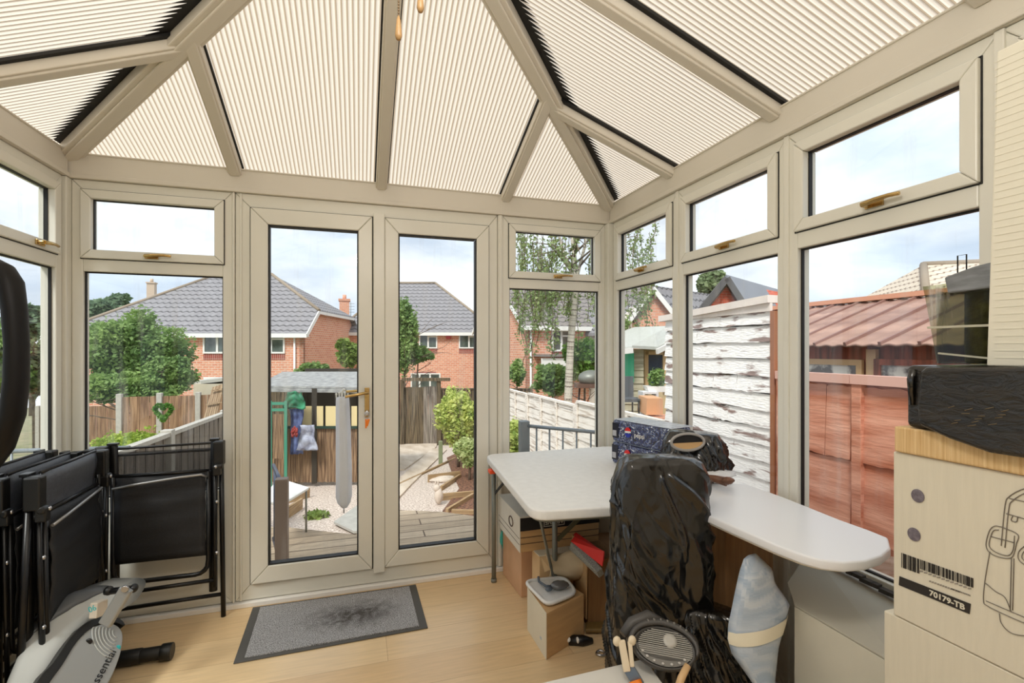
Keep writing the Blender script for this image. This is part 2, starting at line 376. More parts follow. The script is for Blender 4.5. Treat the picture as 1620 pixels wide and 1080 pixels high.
# ---- roof
PIT = .372; XC = (XL + XR) / 2; HW = (XR - XL) / 2; YA = YB - HW; ZA = ZE + PIT * HW
ceil = empty('ceiling', (XC, YA, ZE), kind='structure')
def slope_pt(side, a, b):
    """a: along the eave, b: distance in plan from the eave"""
    z = ZE + PIT * b
    if side == 'b': return V((a, YB - b, z))
    if side == 'r': return V((XR - b, a, z))
    return V((XL + b, a, z))
def bmax(side, a):
    if side == 'b': return HW - abs(a - XC)
    return min(HW, YB - a)
def panel(side, a0, a1):
    m = MB(); pitch = .0205; n = max(1, round((a1 - a0) / pitch)); st = (a1 - a0) / n; up = .03
    # profile over one pitch: (frac, height, rib value)
    prof = [(0, 0.0, 0.0), (.10, 0.0005, .05), (.2, -.0035, 1), (.5, -.0055, 1), (.8, -.0035, 1), (.9, .0005, .05)]
    A = [(a0 + (i + f) * st, h, c) for i in range(n) for f, h, c in prof] + [(a1, 0, 0)]
    vs = []; at_ = []
    for a, h, c in A:
        b1 = max(.001, bmax(side, a) - .0)
        for b in (-.05, b1): vs.append(slope_pt(side, a, b) + UP * (up + h)); at_.append(c)
    if side == 'l': fs = [(2 * i, 2 * i + 1, 2 * i + 3, 2 * i + 2) for i in range(len(A) - 1)]
    else: fs = [(2 * i, 2 * i + 2, 2 * i + 3, 2 * i + 1) for i in range(len(A) - 1)]
    m.add(vs, fs, False, at_); return m.build('ceiling_panel', POLY, ceil)
def rafter(p, q, wd, ht, gs=.014, both=True):
    m = MB(); m.beam(p, q, wd, ht, off=-.012); m.beam(p, q, wd * .72, .012, off=-.012 - ht / 2 - .004); m.build('rafter', RAFT, ceil, bev=.004)
    g = MB(); g.beam(p, q, wd + gs, .012, off=ht / 2 - .012 + .004); g.build('rafter_gasket', GASK, ceil)
bb_ = [XC - .735, XC, XC + .735]
edges = [XL] + bb_ + [XR]
for i in range(4): panel('b', edges[i] + (.0 if i == 0 else .0), edges[i + 1])
sb = [YB, 2.185, 1.512, .838, .165, -.5, YH]
for sd_ in 'rl':
    for i in range(6): panel(sd_, sb[i + 1], sb[i])
for x in bb_: rafter(slope_pt('b', x, .0), slope_pt('b', x, bmax('b', x) + (.0)), .062, .04)
for sd_ in 'rl':
    for y in sb[1:-1]: rafter(slope_pt(sd_, y, 0), slope_pt(sd_, y, bmax(sd_, y)), .062, .04, .034)
A0 = V((XC, YA, ZA)); 
for x in (XL, XR):
    a = V((x, YB, ZE)); m = MB(); d = (A0 - a).normalized(); m.beam(a + d * .0, A0, .088, .045, off=-.010); m.beam(a, A0, .05, .012, off=-.038); m.build('hip_rafter', RAFT, ceil, bev=.005)
    # sawtooth strip added to stand in for the flutes' dark ends, on the side slope
    g = MB(); sd_ = 'r' if x > 0 else 'l'; n = 70
    for i in range(n * 1):
        b0 = HW * i / n; b1 = HW * (i + 1) / n; y0, y1 = YB - b0, YB - b1; t = .105; tip = .150
        g.add([slope_pt(sd_, y0, b0) + UP * .0205, slope_pt(sd_, y0, max(0, b0 - t)) + UP * .0205, slope_pt(sd_, (y0 + y1) / 2, max(0, b0 - tip)) + UP * .0205, slope_pt(sd_, y1, max(0, b1 - t)) + UP * .0205, slope_pt(sd_, y1, b1) + UP * .0205],
              [(0, 1, 2, 3, 4) if sd_ == 'l' else (4, 3, 2, 1, 0)])
    g.build('dark_flute_ends', GASK, ceil)
rd = MB(); rd.beam(A0 + V((0, .05, -.01)), V((XC, YH, ZA - .01)), .14, .06); rd.build('ridge_beam', RAFT, ceil, bev=.006)
#@@INTERIOR
# ================================================================ INTERIOR THINGS
WHITEP = mat('white_plastic', (.90, .90, .89), .45, var=.03, vs=30, bump=.03, bs=300)
WHITEC = mat('white_card', (.86, .835, .76), .7, var=.03, vs=5, bump=.05, bs=40)
CARD = mat('cardboard', (.78, .63, .44), .85, var=.08, vs=4, bump=.05, bs=60, stretch=(1, 8, 1))
CARDD = mat('cardboard_dark', (.55, .40, .24), .85, var=.12, vs=5, bump=.06, bs=40, stretch=(12, 1, 1))
GREYM = mat('grey_metal', (.50, .51, .48), .45, .3)
FABM = mat('chair_fabric', (.10, .105, .12), .55, var=.2, vs=120, bump=.2, bs=500)
def meshfab(name, col, a):
    m = mat(name, col, .6, bump=.2, bs=400); m.node_tree.nodes['Principled BSDF'].inputs['Alpha'].default_value = a; return m
FABS = mat('slate_fabric', (.27, .285, .315), .42, var=.15, vs=60, bump=.2, bs=400)
MESHF = meshfab('mesh_fabric', (.12, .12, .13), .42)
def wrapmat(name, col, rough=.16, b=1.0, bs=7, col2=None, st=None, dist=.05):
    m = mat(name, col, rough, bump=b, bs=bs, col2=col2, vs=5, stretch=st, uv=False, spec=.7)
    for n in m.node_tree.nodes:
        if n.type == 'BUMP': n.inputs['Distance'].default_value = dist
        if n.type == 'TEX_NOISE': n.inputs['Distortion'].default_value = 1.2; n.inputs['Roughness'].default_value = .62
    return m
def creased(name, col, rough, sc, dist=.025, col2=None):
    m = mat(name, col, rough, spec=.8); t = m.node_tree; L = t.links; b = t.nodes['Principled BSDF']; tx = N(t, 'ShaderNodeTexCoord')
    tot = None
    for i, (k, w_, st, rt) in enumerate(((1, .5, (1, 1, .30), .5), (2.6, .42, (1, 1, .4), -.7), (5, .12, (1, 1, .8), .3))):
        mp = N(t, 'ShaderNodeMapping'); mp.inputs['Scale'].default_value = st; mp.inputs['Rotation'].default_value = (rt, rt * 1.3, 0); L.new(tx.outputs['Object'], mp.inputs[0])
        n = N(t, 'ShaderNodeTexNoise'); n.inputs['Scale'].default_value = sc * k; n.inputs['Detail'].default_value = .5; n.inputs['Distortion'].default_value = .9; L.new(mp.outputs[0], n.inputs[0])
        a = N(t, 'ShaderNodeMath', operation='SUBTRACT'); a.inputs[1].default_value = .5; L.new(n.outputs[0], a.inputs[0]); c = N(t, 'ShaderNodeMath', operation='ABSOLUTE'); L.new(a.outputs[0], c.inputs[0])
        d = N(t, 'ShaderNodeMath', operation='MULTIPLY_ADD'); d.inputs[1].default_value = -w_ * 3; L.new(c.outputs[0], d.inputs[0])
        if tot is None: d.inputs[2].default_value = 1
        else: L.new(tot, d.inputs[2])
        tot = d.outputs[0]
    bp = N(t, 'ShaderNodeBump'); bp.inputs['Strength'].default_value = 1; bp.inputs['Distance'].default_value = dist; L.new(tot, bp.inputs['Height']); L.new(bp.outputs[0], b.inputs['Normal'])
    return m
BINBAG = creased('bin_bag', (.055, .048, .042), .19, 3.2, .012)

# --- doormat
em = empty('doormat', (-.1, 2.6, 0), 'grey speckled doormat with dark border and muddy stain at the doors', 'doormat')
q = MB(); c4 = [onZ(402, 957, 0), onZ(657, 922, 0), onZ(677, 994, 0), onZ(369, 1051, 0)]
c4[0].y = 2.815; c4[1].y = 2.812
q.prism([p + UP * .001 for p in c4], UP * .005); q.build('border', mat('mat_rubber', (.33, .325, .315), .8), em, bev=.002)
cc = sum(c4, V((0, 0, 0))) / 4; q = MB(); inn = [p + (cc - p).normalized() * .045 for p in c4]
q.prism([p + UP * .0061 for p in inn], UP * .005)
m = mat('mat_pile', (.60, .60, .60), .95, bump=.8, bs=420, uv=False); t = m.node_tree; b = t.nodes['Principled BSDF']
tx = N(t, 'ShaderNodeTexCoord'); n = N(t, 'ShaderNodeTexNoise'); n.inputs['Scale'].default_value = 260; n.inputs['Detail'].default_value = 2; t.links.new(tx.outputs['Object'], n.inputs[0])
r = N(t, 'ShaderNodeValToRGB'); r.color_ramp.elements[0].position = .40; r.color_ramp.elements[1].position = .60
r.color_ramp.elements[0].color = lin((.52, .52, .53)) + (1,); r.color_ramp.elements[1].color = lin((.93, .93, .94)) + (1,); t.links.new(n.outputs[0], r.inputs[0])
g = N(t, 'ShaderNodeTexGradient', gradient_type='SPHERICAL'); mp = N(t, 'ShaderNodeMapping'); mp.inputs['Location'].default_value = (-.18, .10, 0); mp.inputs['Scale'].default_value = (2.7, 4.4, 1); t.links.new(tx.outputs['Object'], mp.inputs[0]); t.links.new(mp.outputs[0], g.inputs[0])
n3 = N(t, 'ShaderNodeTexNoise'); n3.inputs['Scale'].default_value = 15; n3.inputs['Detail'].default_value = 6; n3.inputs['Distortion'].default_value = 1.5; t.links.new(tx.outputs['Object'], n3.inputs[0])
mu = N(t, 'ShaderNodeMath', operation='MULTIPLY'); t.links.new(g.outputs['Fac'], mu.inputs[0]); t.links.new(n3.outputs[0], mu.inputs[1])
r3 = N(t, 'ShaderNodeMapRange'); r3.inputs[1].default_value = .14; r3.inputs[2].default_value = .50; r3.inputs[4].default_value = .85; t.links.new(mu.outputs[0], r3.inputs[0])
mx = N(t, 'ShaderNodeMixRGB'); mx.inputs[2].default_value = lin((.25, .22, .19)) + (1,); t.links.new(r3.outputs[0], mx.inputs[0]); t.links.new(r.outputs[0], mx.inputs[1]); t.links.new(mx.outputs[0], b.inputs['Base Color'])
q.build('pile', m, em)

# --- folding chairs
def make_chair(solid=False):
    r = empty('folding_garden_chair', (0, 0, 0))
    hw_ = .245
    f = MB()
    for s_ in (-1, 1):
        f.tube([(s_ * .205, .0, .14), (s_ * .205, 0, .60), (s_ * .212, .0, .895)], .019, 12, flat=.7)
        f.box((s_ * .212, 0, .897), (.042, .030, .012))
    f.tube([(-.205, 0, .875), (.205, 0, .88)], .006); f.tube([(-.2, .006, .842), (.2, .006, .845)], .0065)
    f.build('back_frame', BLACKM, r, local=True, bev=.002)
    f = MB()
    if solid:
        vs = []
        for j in range(7):
            for i in range(17): vs.append((-.20 + .40 * i / 16, -.030 - .006 * math.sin(j * 1.3) - .010 * math.sin(math.pi * i / 16), .895 - .20 * j / 6))
        f.add(vs, [(j * 17 + i, (j + 1) * 17 + i, (j + 1) * 17 + i + 1, j * 17 + i + 1) for j in range(6) for i in range(16)], True); f.build('back_fabric', FABS, r, local=True, solid=.006)
        for z in (.898, .692): f = MB(); f.tube([(-.20, -.031, z), (.20, -.031, z)], .006); f.build('back_rail', BLACKM, r, local=True)
    else: f.box((0, .0, .80), (.395, .004, .115)); f.build('back_mesh', MESHF, r, local=True)
    f = MB(); n = 14; vs = []; fs = []
    for j in range(n + 1):
        z = .745 - (.745 - .34) * j / n
        for i in range(13):
            xx = -.185 + .37 * i / 12; vs.append((xx, -.045 - .012 * math.sin(math.pi * j / n) + .006 * math.sin(j * 1.9 + i * .3) * (1 if j < 6 else .4), z))
    fs = [(j * 13 + i, j * 13 + i + 1, (j + 1) * 13 + i + 1, (j + 1) * 13 + i) for j in range(n) for i in range(12)]
    f.add(vs, fs, True); f.build('seat_fabric', FABM, r, local=True, solid=.005)
    f = MB(); pts = [(-.195, -.04, .75), (-.195, -.045, .32)] + [(-.195 + .055 - .055 * math.cos(a), -.045, .305 - .055 * math.sin(a)) for a in (.4, .8, 1.2, 1.57)] \
        + [(.195 - .055 + .055 * math.sin(a), -.045, .305 - .055 * math.cos(a)) for a in (0, .4, .8, 1.2)] + [(.195, -.045, .32), (.195, -.04, .75)]
    f.tube(pts, .011); f.tube([(-.195, -.04, .752), (.195, -.04, .752)], .008); f.build('seat_frame', BLACKM, r, local=True)
    for s_ in (-1, 1):
        f = MB(); f.tube([(s_ * .245, -.02, .80), (s_ * .247, .012, .0)], .0115); f.build('leg', BLACKM, r, local=True)
        f = MB(); f.tube([(s_ * .222, -.035, .79), (s_ * .224, -.05, .18)], .0095); f.build('leg', BLACKM, r, local=True)
        f = MB(); f.box((s_ * .24, -.035, .835), (.045, .05, .12)); f.tube([(s_ * .225, -.06, .775), (s_ * .262, -.06, .775)], .014); f.box((s_ * .235, -.055, .755), (.035, .035, .05)); f.build('armrest', mat('black_plastic', (.05, .05, .05), .4), r, local=True, bev=.006)
        for z in (.775, .60, .35): f = MB(); f.blob((s_ * .234, -.075 if z > .7 else -.058, z), (.008, .006, .008), 6); f.build('rivet', SILV, r, local=True)
    f = MB(); f.tube([(-.222, -.05, .205), (.222, -.05, .215)], .0095); f.tube([(-.245, .008, .105), (.245, .008, .115)], .0095); f.build('stretcher', BLACKM, r, local=True)
    f = MB(); f.tube([(-.19, -.062, .70), (-.10, -.072, .715), (.08, -.072, .735), (.17, -.066, .74), (.19, -.05, .725)], .006); f.build('pull_bar', SILV if False else mat('grey_rod', (.62, .62, .62), .35, .6), r, local=True)
    return r
ch = make_chair()
ch.location = (-.905, 2.765, 0)
tag(ch, 'black folded garden chair facing the room under the left window beside the doors', 'chair', 'folded garden chairs')
for i, (x, y, a, zz, lb_) in enumerate(((-1.145, 2.40, 91, 0, 'black folded garden chair standing sideways, front one of the left stack'), (-1.215, 2.37, 90, 0, 'black folded garden chair, second in the sideways stack against the left wall'), (-1.283, 2.33, 90, 0, 'black folded garden chair, rearmost of the sideways stack against the left wall'))):
    c = (make_chair(True) if i == 0 else copy_tree(c0_)); c0_ = c if i == 0 else c0_
    c['category'] = 'chair'; c['group'] = 'folded garden chairs'; c.location = (x, y, zz); c.rotation_euler = (0, 0, math.radians(a)); tag(c, lb_)
    if i > 0: c.scale = (.97, .72, .985 + .02 * i)

# --- exercise machine, lower left
ex = empty('elliptical_trainer', at(120, 1199, 1.6), 'grey and black exercise machine at lower left with teal lettering and tall curved grip', 'exercise machine')
LG = mat('light_grey_plastic', (.70, .71, .70), .38); DG = mat('dark_grey_plastic', (.34, .35, .36), .35); MG = mat('mid_grey_plastic', (.56, .57, .57), .45)
BLP = MAT['black_plastic']; TEAL = mat('teal_print', (.20, .66, .68), .4)
def slab(pts, ext, name, m, par, bev=.01, seg=3):
    q = MB(); q.prism([at(*p) for p in pts], ext); return q.build(name, m, par, bev=bev, seg=seg)
# side disc housing (flat face towards the room)
A_ = lambda x, y: (x, y, 1.80 + (x - 100) * .0012 - (y - 1000) * .0011)
_p = [at(*A_(*p)) for p in ((172, 984), (190, 1045), (40, 1190))]; _n = (_p[1] - _p[0]).cross(_p[2] - _p[0]).normalized()
if _n.dot(FV) > 0: _n = -_n
def PL(x, y, off=0): v = dv(x, y); return O0 + v * ((_p[0] - O0).dot(_n) / v.dot(_n)) + _n * off
def pslab(px, off, th, name, m, bev=.004):
    q = MB(); q.prism([PL(*p, off) for p in px], -_n * th); return q.build(name, m, ex, bev=bev, seg=3)
def smooth(pts, n=4):
    out = []; L = len(pts)
    for i in range(L):
        p0, p1, p2, p3 = [V(pts[(i + k) % L]) for k in (-1, 0, 1, 2)]
        for j in range(n):
            t = j / n; out.append(tuple(.5 * ((2 * p1) + (p2 - p0) * t + (2 * p0 - 5 * p1 + 4 * p2 - p3) * t * t + (3 * p1 - p0 - 3 * p2 + p3) * t ** 3)))
    return out
pslab(smooth([(176, 986), (192, 996), (194, 1016), (186, 1048), (166, 1088), (112, 1150), (40, 1195), (44, 1140), (70, 1088), (96, 1052), (120, 1016), (146, 992)]), 0, .07, 'side_housing', MG)
pslab(smooth([(60, 1076), (84, 1048), (110, 1010), (134, 986), (160, 976), (188, 978), (197, 990), (176, 984), (148, 991), (122, 1014), (98, 1052), (72, 1090), (34, 1165), (12, 1165)]), .004, .085, 'side_trim', BLP)
B_ = lambda x, y: (x, y, 1.86 + (x - 100) * .0012 - (y - 1000) * .0010)
q = MB()   # tapered shell with a rounded back
prof = [(196, 925), (158, 926), (120, 938), (86, 962), (58, 992), (38, 1030), (20, 1075), (0, 1130), (-10, 1190)]
prof2 = [(196, 962), (168, 975), (140, 982), (112, 1002), (86, 1036), (66, 1064), (44, 1098), (24, 1140), (14, 1190)]
nR = 9; vs = []
for k, (a, b) in enumerate(zip(prof, prof2)):
    pa, pb = at(*B_(*a)), at(*A_(*b)); mid = (pa + pb) / 2; nrm = (pb - pa)
    out = (-FV * .3 - RV * .5 + UP * .8).normalized() * nrm.length * .33
    for i in range(nR):
        t = i / (nR - 1); vs.append(pa + (pb - pa) * t + out * math.sin(math.pi * t))
    for i in range(nR):
        t = 1 - i / (nR - 1); vs.append(pa + (pb - pa) * t + FV * .10 * math.sin(math.pi * (.15 + .7 * t)) + FV * .02)
m2 = 2 * nR
fs = [(k * m2 + i, (k + 1) * m2 + i, (k + 1) * m2 + (i + 1) % m2, k * m2 + (i + 1) % m2) for k in range(len(prof) - 1) for i in range(m2)]
fs += [tuple(range(m2)), tuple((len(prof) - 1) * m2 + i for i in range(m2))[::-1]]
q.add(vs, fs, True); q.build('shell', LG, ex)
def onshell(k, t, lift=.004):
    k0 = int(k); f = k - k0; k1 = min(k0 + 1, len(prof) - 1)
    def P_(kk):
        pa, pb = at(*B_(*prof[kk])), at(*A_(*prof2[kk])); out = (-FV * .3 - RV * .5 + UP * .8).normalized()
        return pa + (pb - pa) * t + out * ((pb - pa).length * .33 * math.sin(math.pi * t) + lift)
    return P_(k0) * (1 - f) + P_(k1) * f
q = MB(); vs = []; KN = 16; TN = 7
for a in range(KN + 1):
    k = .35 + 4.1 * a / KN; wdt = math.sin(math.pi * min(1, .06 + .94 * a / KN)) ** .6
    for b in range(TN + 1): vs.append(onshell(k, .40 + (b / TN - .5) * .62 * wdt, .004))
q.add(vs, [(a * (TN + 1) + b, (a + 1) * (TN + 1) + b, (a + 1) * (TN + 1) + b + 1, a * (TN + 1) + b + 1) for a in range(KN) for b in range(TN)], True); q.build('dark_cover', DG, ex, solid=.004)
def textobj(s_, size, M, name, m, par, ext=.0006, off=0):
    cu = bpy.data.curves.new(name, 'FONT'); cu.body = s_; cu.size = size; cu.extrude = ext; cu.align_x = 'CENTER'; cu.align_y = 'CENTER'; cu.offset = off; cu.resolution_u = 3
    to = bpy.data.objects.new(name, cu); C.objects.link(to); bpy.context.view_layer.update()
    me = bpy.data.meshes.new_from_object(to.evaluated_get(bpy.context.evaluated_depsgraph_get())); bpy.data.objects.remove(to)
    me.name = name; me.materials.clear(); me.materials.append(m); inv = wmat(par).inverted() @ M; me.transform(inv)
    o = bpy.data.objects.new(name, me); C.objects.link(o); o.parent = par; return o
def frame3(o, x, y):
    x = V(x).normalized(); z = x.cross(V(y)).normalized(); y = z.cross(x)
    M = Matrix.Identity(4)
    for i in range(3): M[i][0], M[i][1], M[i][2], M[i][3] = x[i], y[i], z[i], o[i]
    return M
pe = [PL(140, 1098, .002), PL(184, 1020, .002)]; dr = (pe[1] - pe[0]).normalized(); M_ = Matrix.Identity(4); yv = _n.cross(dr)
for i in range(3): M_[i][0], M_[i][1], M_[i][2], M_[i][3] = dr[i], yv[i], _n[i], ((pe[0] + pe[1]) / 2)[i]
textobj('essential', .040, M_, 'lettering', BLP, ex)
textobj('06', .030, frame3(at(146, 963, 1.765), RV * 1 + UP * .45, UP - RV * .3), 'number', TEAL, ex)
q = MB(); q.blob(PL(187, 1024, .001), (.008, .002, .010), 6); q.build('teal_mark', TEAL, ex)
q = MB(); q.lathe([(.011, 0), (.011, .004), (.007, .006)], PL(141, 1014, 0), Matrix(((1, 0, 0), (0, 0, -1), (0, 1, 0)))); q.build('bolt_cover', BLP, ex)
q = MB()
for i in range(7):
    rr = 9 + i * 6
    q.tube([PL(186 + rr * math.cos(a) * .9, 1000 + rr * math.sin(a) * .95 if rr * math.sin(a) > -8 else 992, .001) for a in [math.radians(205 - 100 * k / 11) for k in range(12)]], .0022, 5)
q.build('grip_ridges', LG, ex)
q = MB(); q.beam(at(166, 988, 1.79), at(201, 930, 1.81), .045, .024, up=FV); q.build('crank_arm', mat('crank_grey', (.60, .61, .61), .4, .4), ex, bev=.006)
q = MB(); q.tube([at(167, 936, 1.84), at(214, 930, 1.84)], .012, 12); q.blob(at(172, 934, 1.84), (.017, .017, .017), 8); q.blob(at(212, 930, 1.84), (.014, .018, .016), 8); q.build('pivot_axle', BLP, ex)
q = MB(); q.lathe([(.013, 0), (.011, .006)], at(198, 931, 1.795), Matrix(((1, 0, 0), (0, 0, -1), (0, 1, 0)))); q.build('pivot_cap', SILV, ex)
q = MB(); q.beam(at(157, 950, 1.86), at(155, 975, 1.85), .03, .05, up=FV); q.build('cream_bracket', mat('cream_plastic', (.80, .76, .70), .5), ex, bev=.004)
q = MB(); a, b = onZ(150, 1048, .035), onZ(268, 1030, .035); q.tube([a, b], .028, 16); q.tube([b - (b - a).normalized() * .03, b + (b - a).normalized() * .012], .035, 16); q.tube([a, a + (b - a) * .62], .031, 16); q.build('stabiliser_foot', BLP, ex, bev=.003)
q = MB(); q.tube([at(150, 1180, 1.67), onZ(150, 1048, .035)], .028); q.tube([at(50, 1120, 1.75), at(-60, 1110, 1.6), at(-90, 900, 1.55), at(-60, 770, 1.5)], .03); q.build('base_frame', BLP, ex)
q = MB(); hp = [(-60, 775), (-25, 742), (2, 706), (20, 655), (26, 600), (26.5, 545), (23, 490), (16, 448), (4, 428), (-12, 418)]
q.tube([at(x, y, 1.5) for x, y in hp], [.036, .037, .037, .036, .035, .034, .035, .038, .036, .030], 16, flat=.75); q.build('curved_grip', mat('black_foam', (.05, .04, .04), .5, spec=.3), ex)

# --- white umbrella hanging outside on the outer lever
um = empty('closed_umbrella', (-.06, 2.965, .6), 'white closed umbrella hanging point-down from the outer door lever', 'umbrella')
def oy(px, py, y=2.972): return onY(px, py, y)
q = MB(); ys = [(541, 628, 10), (541, 634, 10.5), (542, 680, 11.5), (543, 740, 12.5), (543, 785, 12.5), (543, 795, 10), (544, 803, 4)]
vs = []; nn = 24
for px, py, r in ys:
    c0 = oy(px + 1, py); r = r * 2.45 / FPX
    for k in range(nn):
        a = 2 * math.pi * k / nn; rr = r * (1 + .12 * math.cos(a * 6)); vs.append(c0 + V((rr * math.cos(a), rr * .75 * math.sin(a), 0)))
fs = [(i * nn + k, (i + 1) * nn + k, (i + 1) * nn + (k + 1) % nn, i * nn + (k + 1) % nn) for i in range(len(ys) - 1) for k in range(nn)] + [tuple(range(nn)), tuple((len(ys) - 1) * nn + k for k in range(nn))[::-1]]
q.add(vs, fs, True); q.build('canopy', mat('umbrella_cloth', (.90, .90, .94), .8), um)
q = MB()
for i in range(5): p = oy(532 + i * 4.6, 629 - (i % 2) * 1.5); q.tube([p, p + UP * .018], .004, 8); q.blob(p + UP * .02, (.006, .006, .008), 6)
q.build('rib_tips', MAT['white_trim'], um)
q = MB(); p = oy(541, 630); q.tube([p, p + UP * .03, p + UP * .055 + V((.01, -.01, 0)), p + UP * .048 + V((.02, -.02, 0))], .006); q.build('hook_handle', MAT['white_trim'], um)
q = MB(); p = oy(544, 803); q.tube([p, p - UP * .03], .004); q.build('ferrule', SILV, um)

# --- white folding table
tb = empty('folding_table', (1.1, 2.2, 0), 'white folding table with grey legs in the back right corner', 'table')
def rpoly(cs, r, n=6):
    out = []; L = len(cs)
    for i in range(L):
        p, a, b = V(cs[i]), V(cs[i - 1]), V(cs[(i + 1) % L]); da = (a - p).normalized(); db = (b - p).normalized()
        for k in range(n + 1): t = k / n; out.append((p + da * r) * (1 - t) ** 2 + p * 2 * t * (1 - t) + (p + db * r) * t * t)
    return out
tc4 = [(.694, 2.735, .70), (.618, 1.712, .70), (1.52, 1.60, .70), (1.525, 2.735, .70)]
q = MB(); q.prism(rpoly(tc4, .075), UP * .04, True); q.build('tabletop', WHITEP, tb, bev=.008, seg=3)
q = MB(); q.prism(rpoly([tuple(V(p) + (V((1.1, 2.2, .70)) - V(p)).normalized() * .03) for p in tc4], .06), UP * -.012, True)
q.build('underframe', GREYM, tb)
lx = [(.925, 2.24), (.742, 2.72), (1.46, 2.20), (1.46, 2.72)]
for i, (x, y) in enumerate(lx):
    q = MB(); q.tube([(x, y, .0), (x, y, .685)], .0135, 12); q.tube([(x, y, .0), (x, y, .02)], .017, 12); q.build('leg', GREYM, tb)
for y in ():
    q = MB(); q.tube([(lx[0][0] if y < 2 else lx[1][0], y, .30), (1.46, y - (.05 if y < 2 else 0), .30)], .009); q.build('crossbar', GREYM, tb)
q = MB(); q.beam((.935, 2.235, .40), (1.22, 2.18, .67), .022, .005, up=FV); q.build('brace', mat('olive_brace', (.33, .32, .22), .5, .3), tb)
q = MB(); q.tube([(.915, 2.235, .22), (.76, 2.06, .66)], .007); q.build('brace', GREYM, tb)
q = MB(); q.beam((.745, 2.70, .52), (.79, 2.55, .66), .018, .005, up=RV); q.build('brace', BLACKM, tb)
q = MB(); q.box(onZ(775, 744, .69) + V((.01, 0, -.005)), (.03, .05, .02)); q.build('corner_clip', mat('orange_red', (.93, .33, .16), .45), tb, bev=.003)

# --- boxes under the table
def cbox(name, pts, z0, z1, m, label, cat='box', bev=.003, top=None, parts=()):
    """upright box on a quad footprint pts (ccw)"""
    c = sum((V((p[0], p[1], 0)) for p in pts), V((0, 0, 0))) / len(pts)
    e_ = empty(name, (c.x, c.y, z0), label, cat)
    q = MB(); q.prism([V((x, y, z0 + .0005)) for x, y in pts], UP * (z1 - z0 - .001)); q.build('body', m, e_, bev=bev)
    return e_
ARC = mat('archive_white', (.84, .82, .77), .7, var=.03)
ab = cbox('archive_box', [(.775, 2.33), (1.215, 2.33), (1.215, 2.73), (.775, 2.73)], .318, .494, CARD, 'archive box with black printed band and white lid under the white table', 'box')
ab_body = children(ab)[0].name
q = MB(); q.bx(.797, 1.243, 2.397, 2.803, .474, .480); q.bx(.7975, .7998, 2.40, 2.80, .298, .474); q.build('lid', ARC, ab)
q = MB(); q.bx(.7985, 1.2415, 2.3965, 2.3995, .408, .474); q.build('black_band', mat('black_print', (.10, .09, .085), .6), ab)
q = MB()
for z in (.34, .372): q.bx(.80, 1.24, 2.3985, 2.3998, z, z + .003)
for z in (.335, .365): q.bx(.7965, .7974, 2.41, 2.79, z, z + .002)
q.tube([(.796, 2.55 + .035 * math.cos(a), .41 + .025 * math.sin(a)) for a in [i * math.pi / 8 for i in range(16)]], .003, 6, closed=True); q.build('printed_lines', mat('brown_print', (.30, .22, .17), .7), ab)
q = MB(); y = 2.3955; x0, x1, z0, z1 = .925, 1.04, .418, .462
for a, b, c, d in ((x0, x1, z0, z0 + .003), (x0, x1, z1 - .003, z1), (x0, x0 + .003, z0, z1), (x1 - .003, x1, z0, z1)): q.bx(a, b, y, y + .001, c, d)
q.build('band_frame', ARC, ab)
textobj('ARKIVE', .032, frame3(V((.983, 2.395, .44)), (-1, 0, 0), (0, 0, -1)), 'band_lettering', ARC, ab)
for _o in children(ab):
    if _o.name != ab_body: _o.location = (-.025, -.07, .020)
cbox('cardboard_box', [(.835, 2.50), (1.22, 2.50), (1.22, 2.79), (.82, 2.80)], 0, .316, mat('peach_card', (.82, .66, .52), .85, var=.05), 'pinkish cardboard box on the floor beneath the archive box')
q = MB(); a = onY(793, 852, 2.815)
q.blob(a + V((.008, 0, .0)), (.016, .010, .045), 8, .3); q.blob(a + V((.018, 0, -.035)), (.012, .008, .035), 8, .3, 3); tag(q.build('cloth_scrap', mat('turquoise_cloth', (.30, .76, .72), .7)), 'turquoise cloth scrap poking out beside the archive box', 'cloth')
cb = cbox('carton', [(.855, 2.272), (1.035, 2.262), (1.04, 2.385), (.86, 2.395)], 0, .315, mat('tan_card', (.84, .72, .55), .85, var=.05), 'tan carton with white top flap in front of the archive box')
q = MB(); q.prism([V(p) for p in ((.84, 2.395, .318), (.85, 2.262, .318), (1.045, 2.256, .318), (1.045, 2.39, .318))], UP * .004); q.build('top_flap', MAT['white_card'], cb)
q = MB(); q.prism([V(p) for p in ((.855, 2.262, .318), (.90, 2.26, .318), (.89, 2.21, .27), (.86, 2.215, .26))], V((0, .004, .003))); q.build('front_flap', MAT['tan_card'], cb)
db = cbox('open_carton', [(1.055, 2.135), (1.30, 2.10), (1.33, 2.47), (1.075, 2.47)], .0, .33, CARDD, 'brown open carton holding red folders under the front of the table')
q = MB(); q.prism([V(p) for p in ((1.047, 2.13, .045), (1.052, 2.13, .375), (1.072, 2.47, .385), (1.066, 2.47, .045))], V((-.006, 0, 0))); q.build('side_flap', CARD, db, bev=.001)
q = MB(); q.prism([V(p) for p in ((1.05, 2.128, .333), (1.09, 2.125, .331), (1.11, 2.465, .345), (1.072, 2.47, .36))], UP * .004); q.build('top_flap', mat('olive_card', (.70, .62, .42), .85), db)
def plate(name, ps, th, m, label=None, cat=None, bev=.002, par=None):
    q = MB(); p = [V(x) for x in ps]; n = (p[1] - p[0]).cross(p[2] - p[0]).normalized(); q.prism(p, n * th); o = q.build(name, m, par, bev=bev)
    if label: tag(o, label, cat)
    return o
g1 = lambda x, y, d: at(x, y, d)
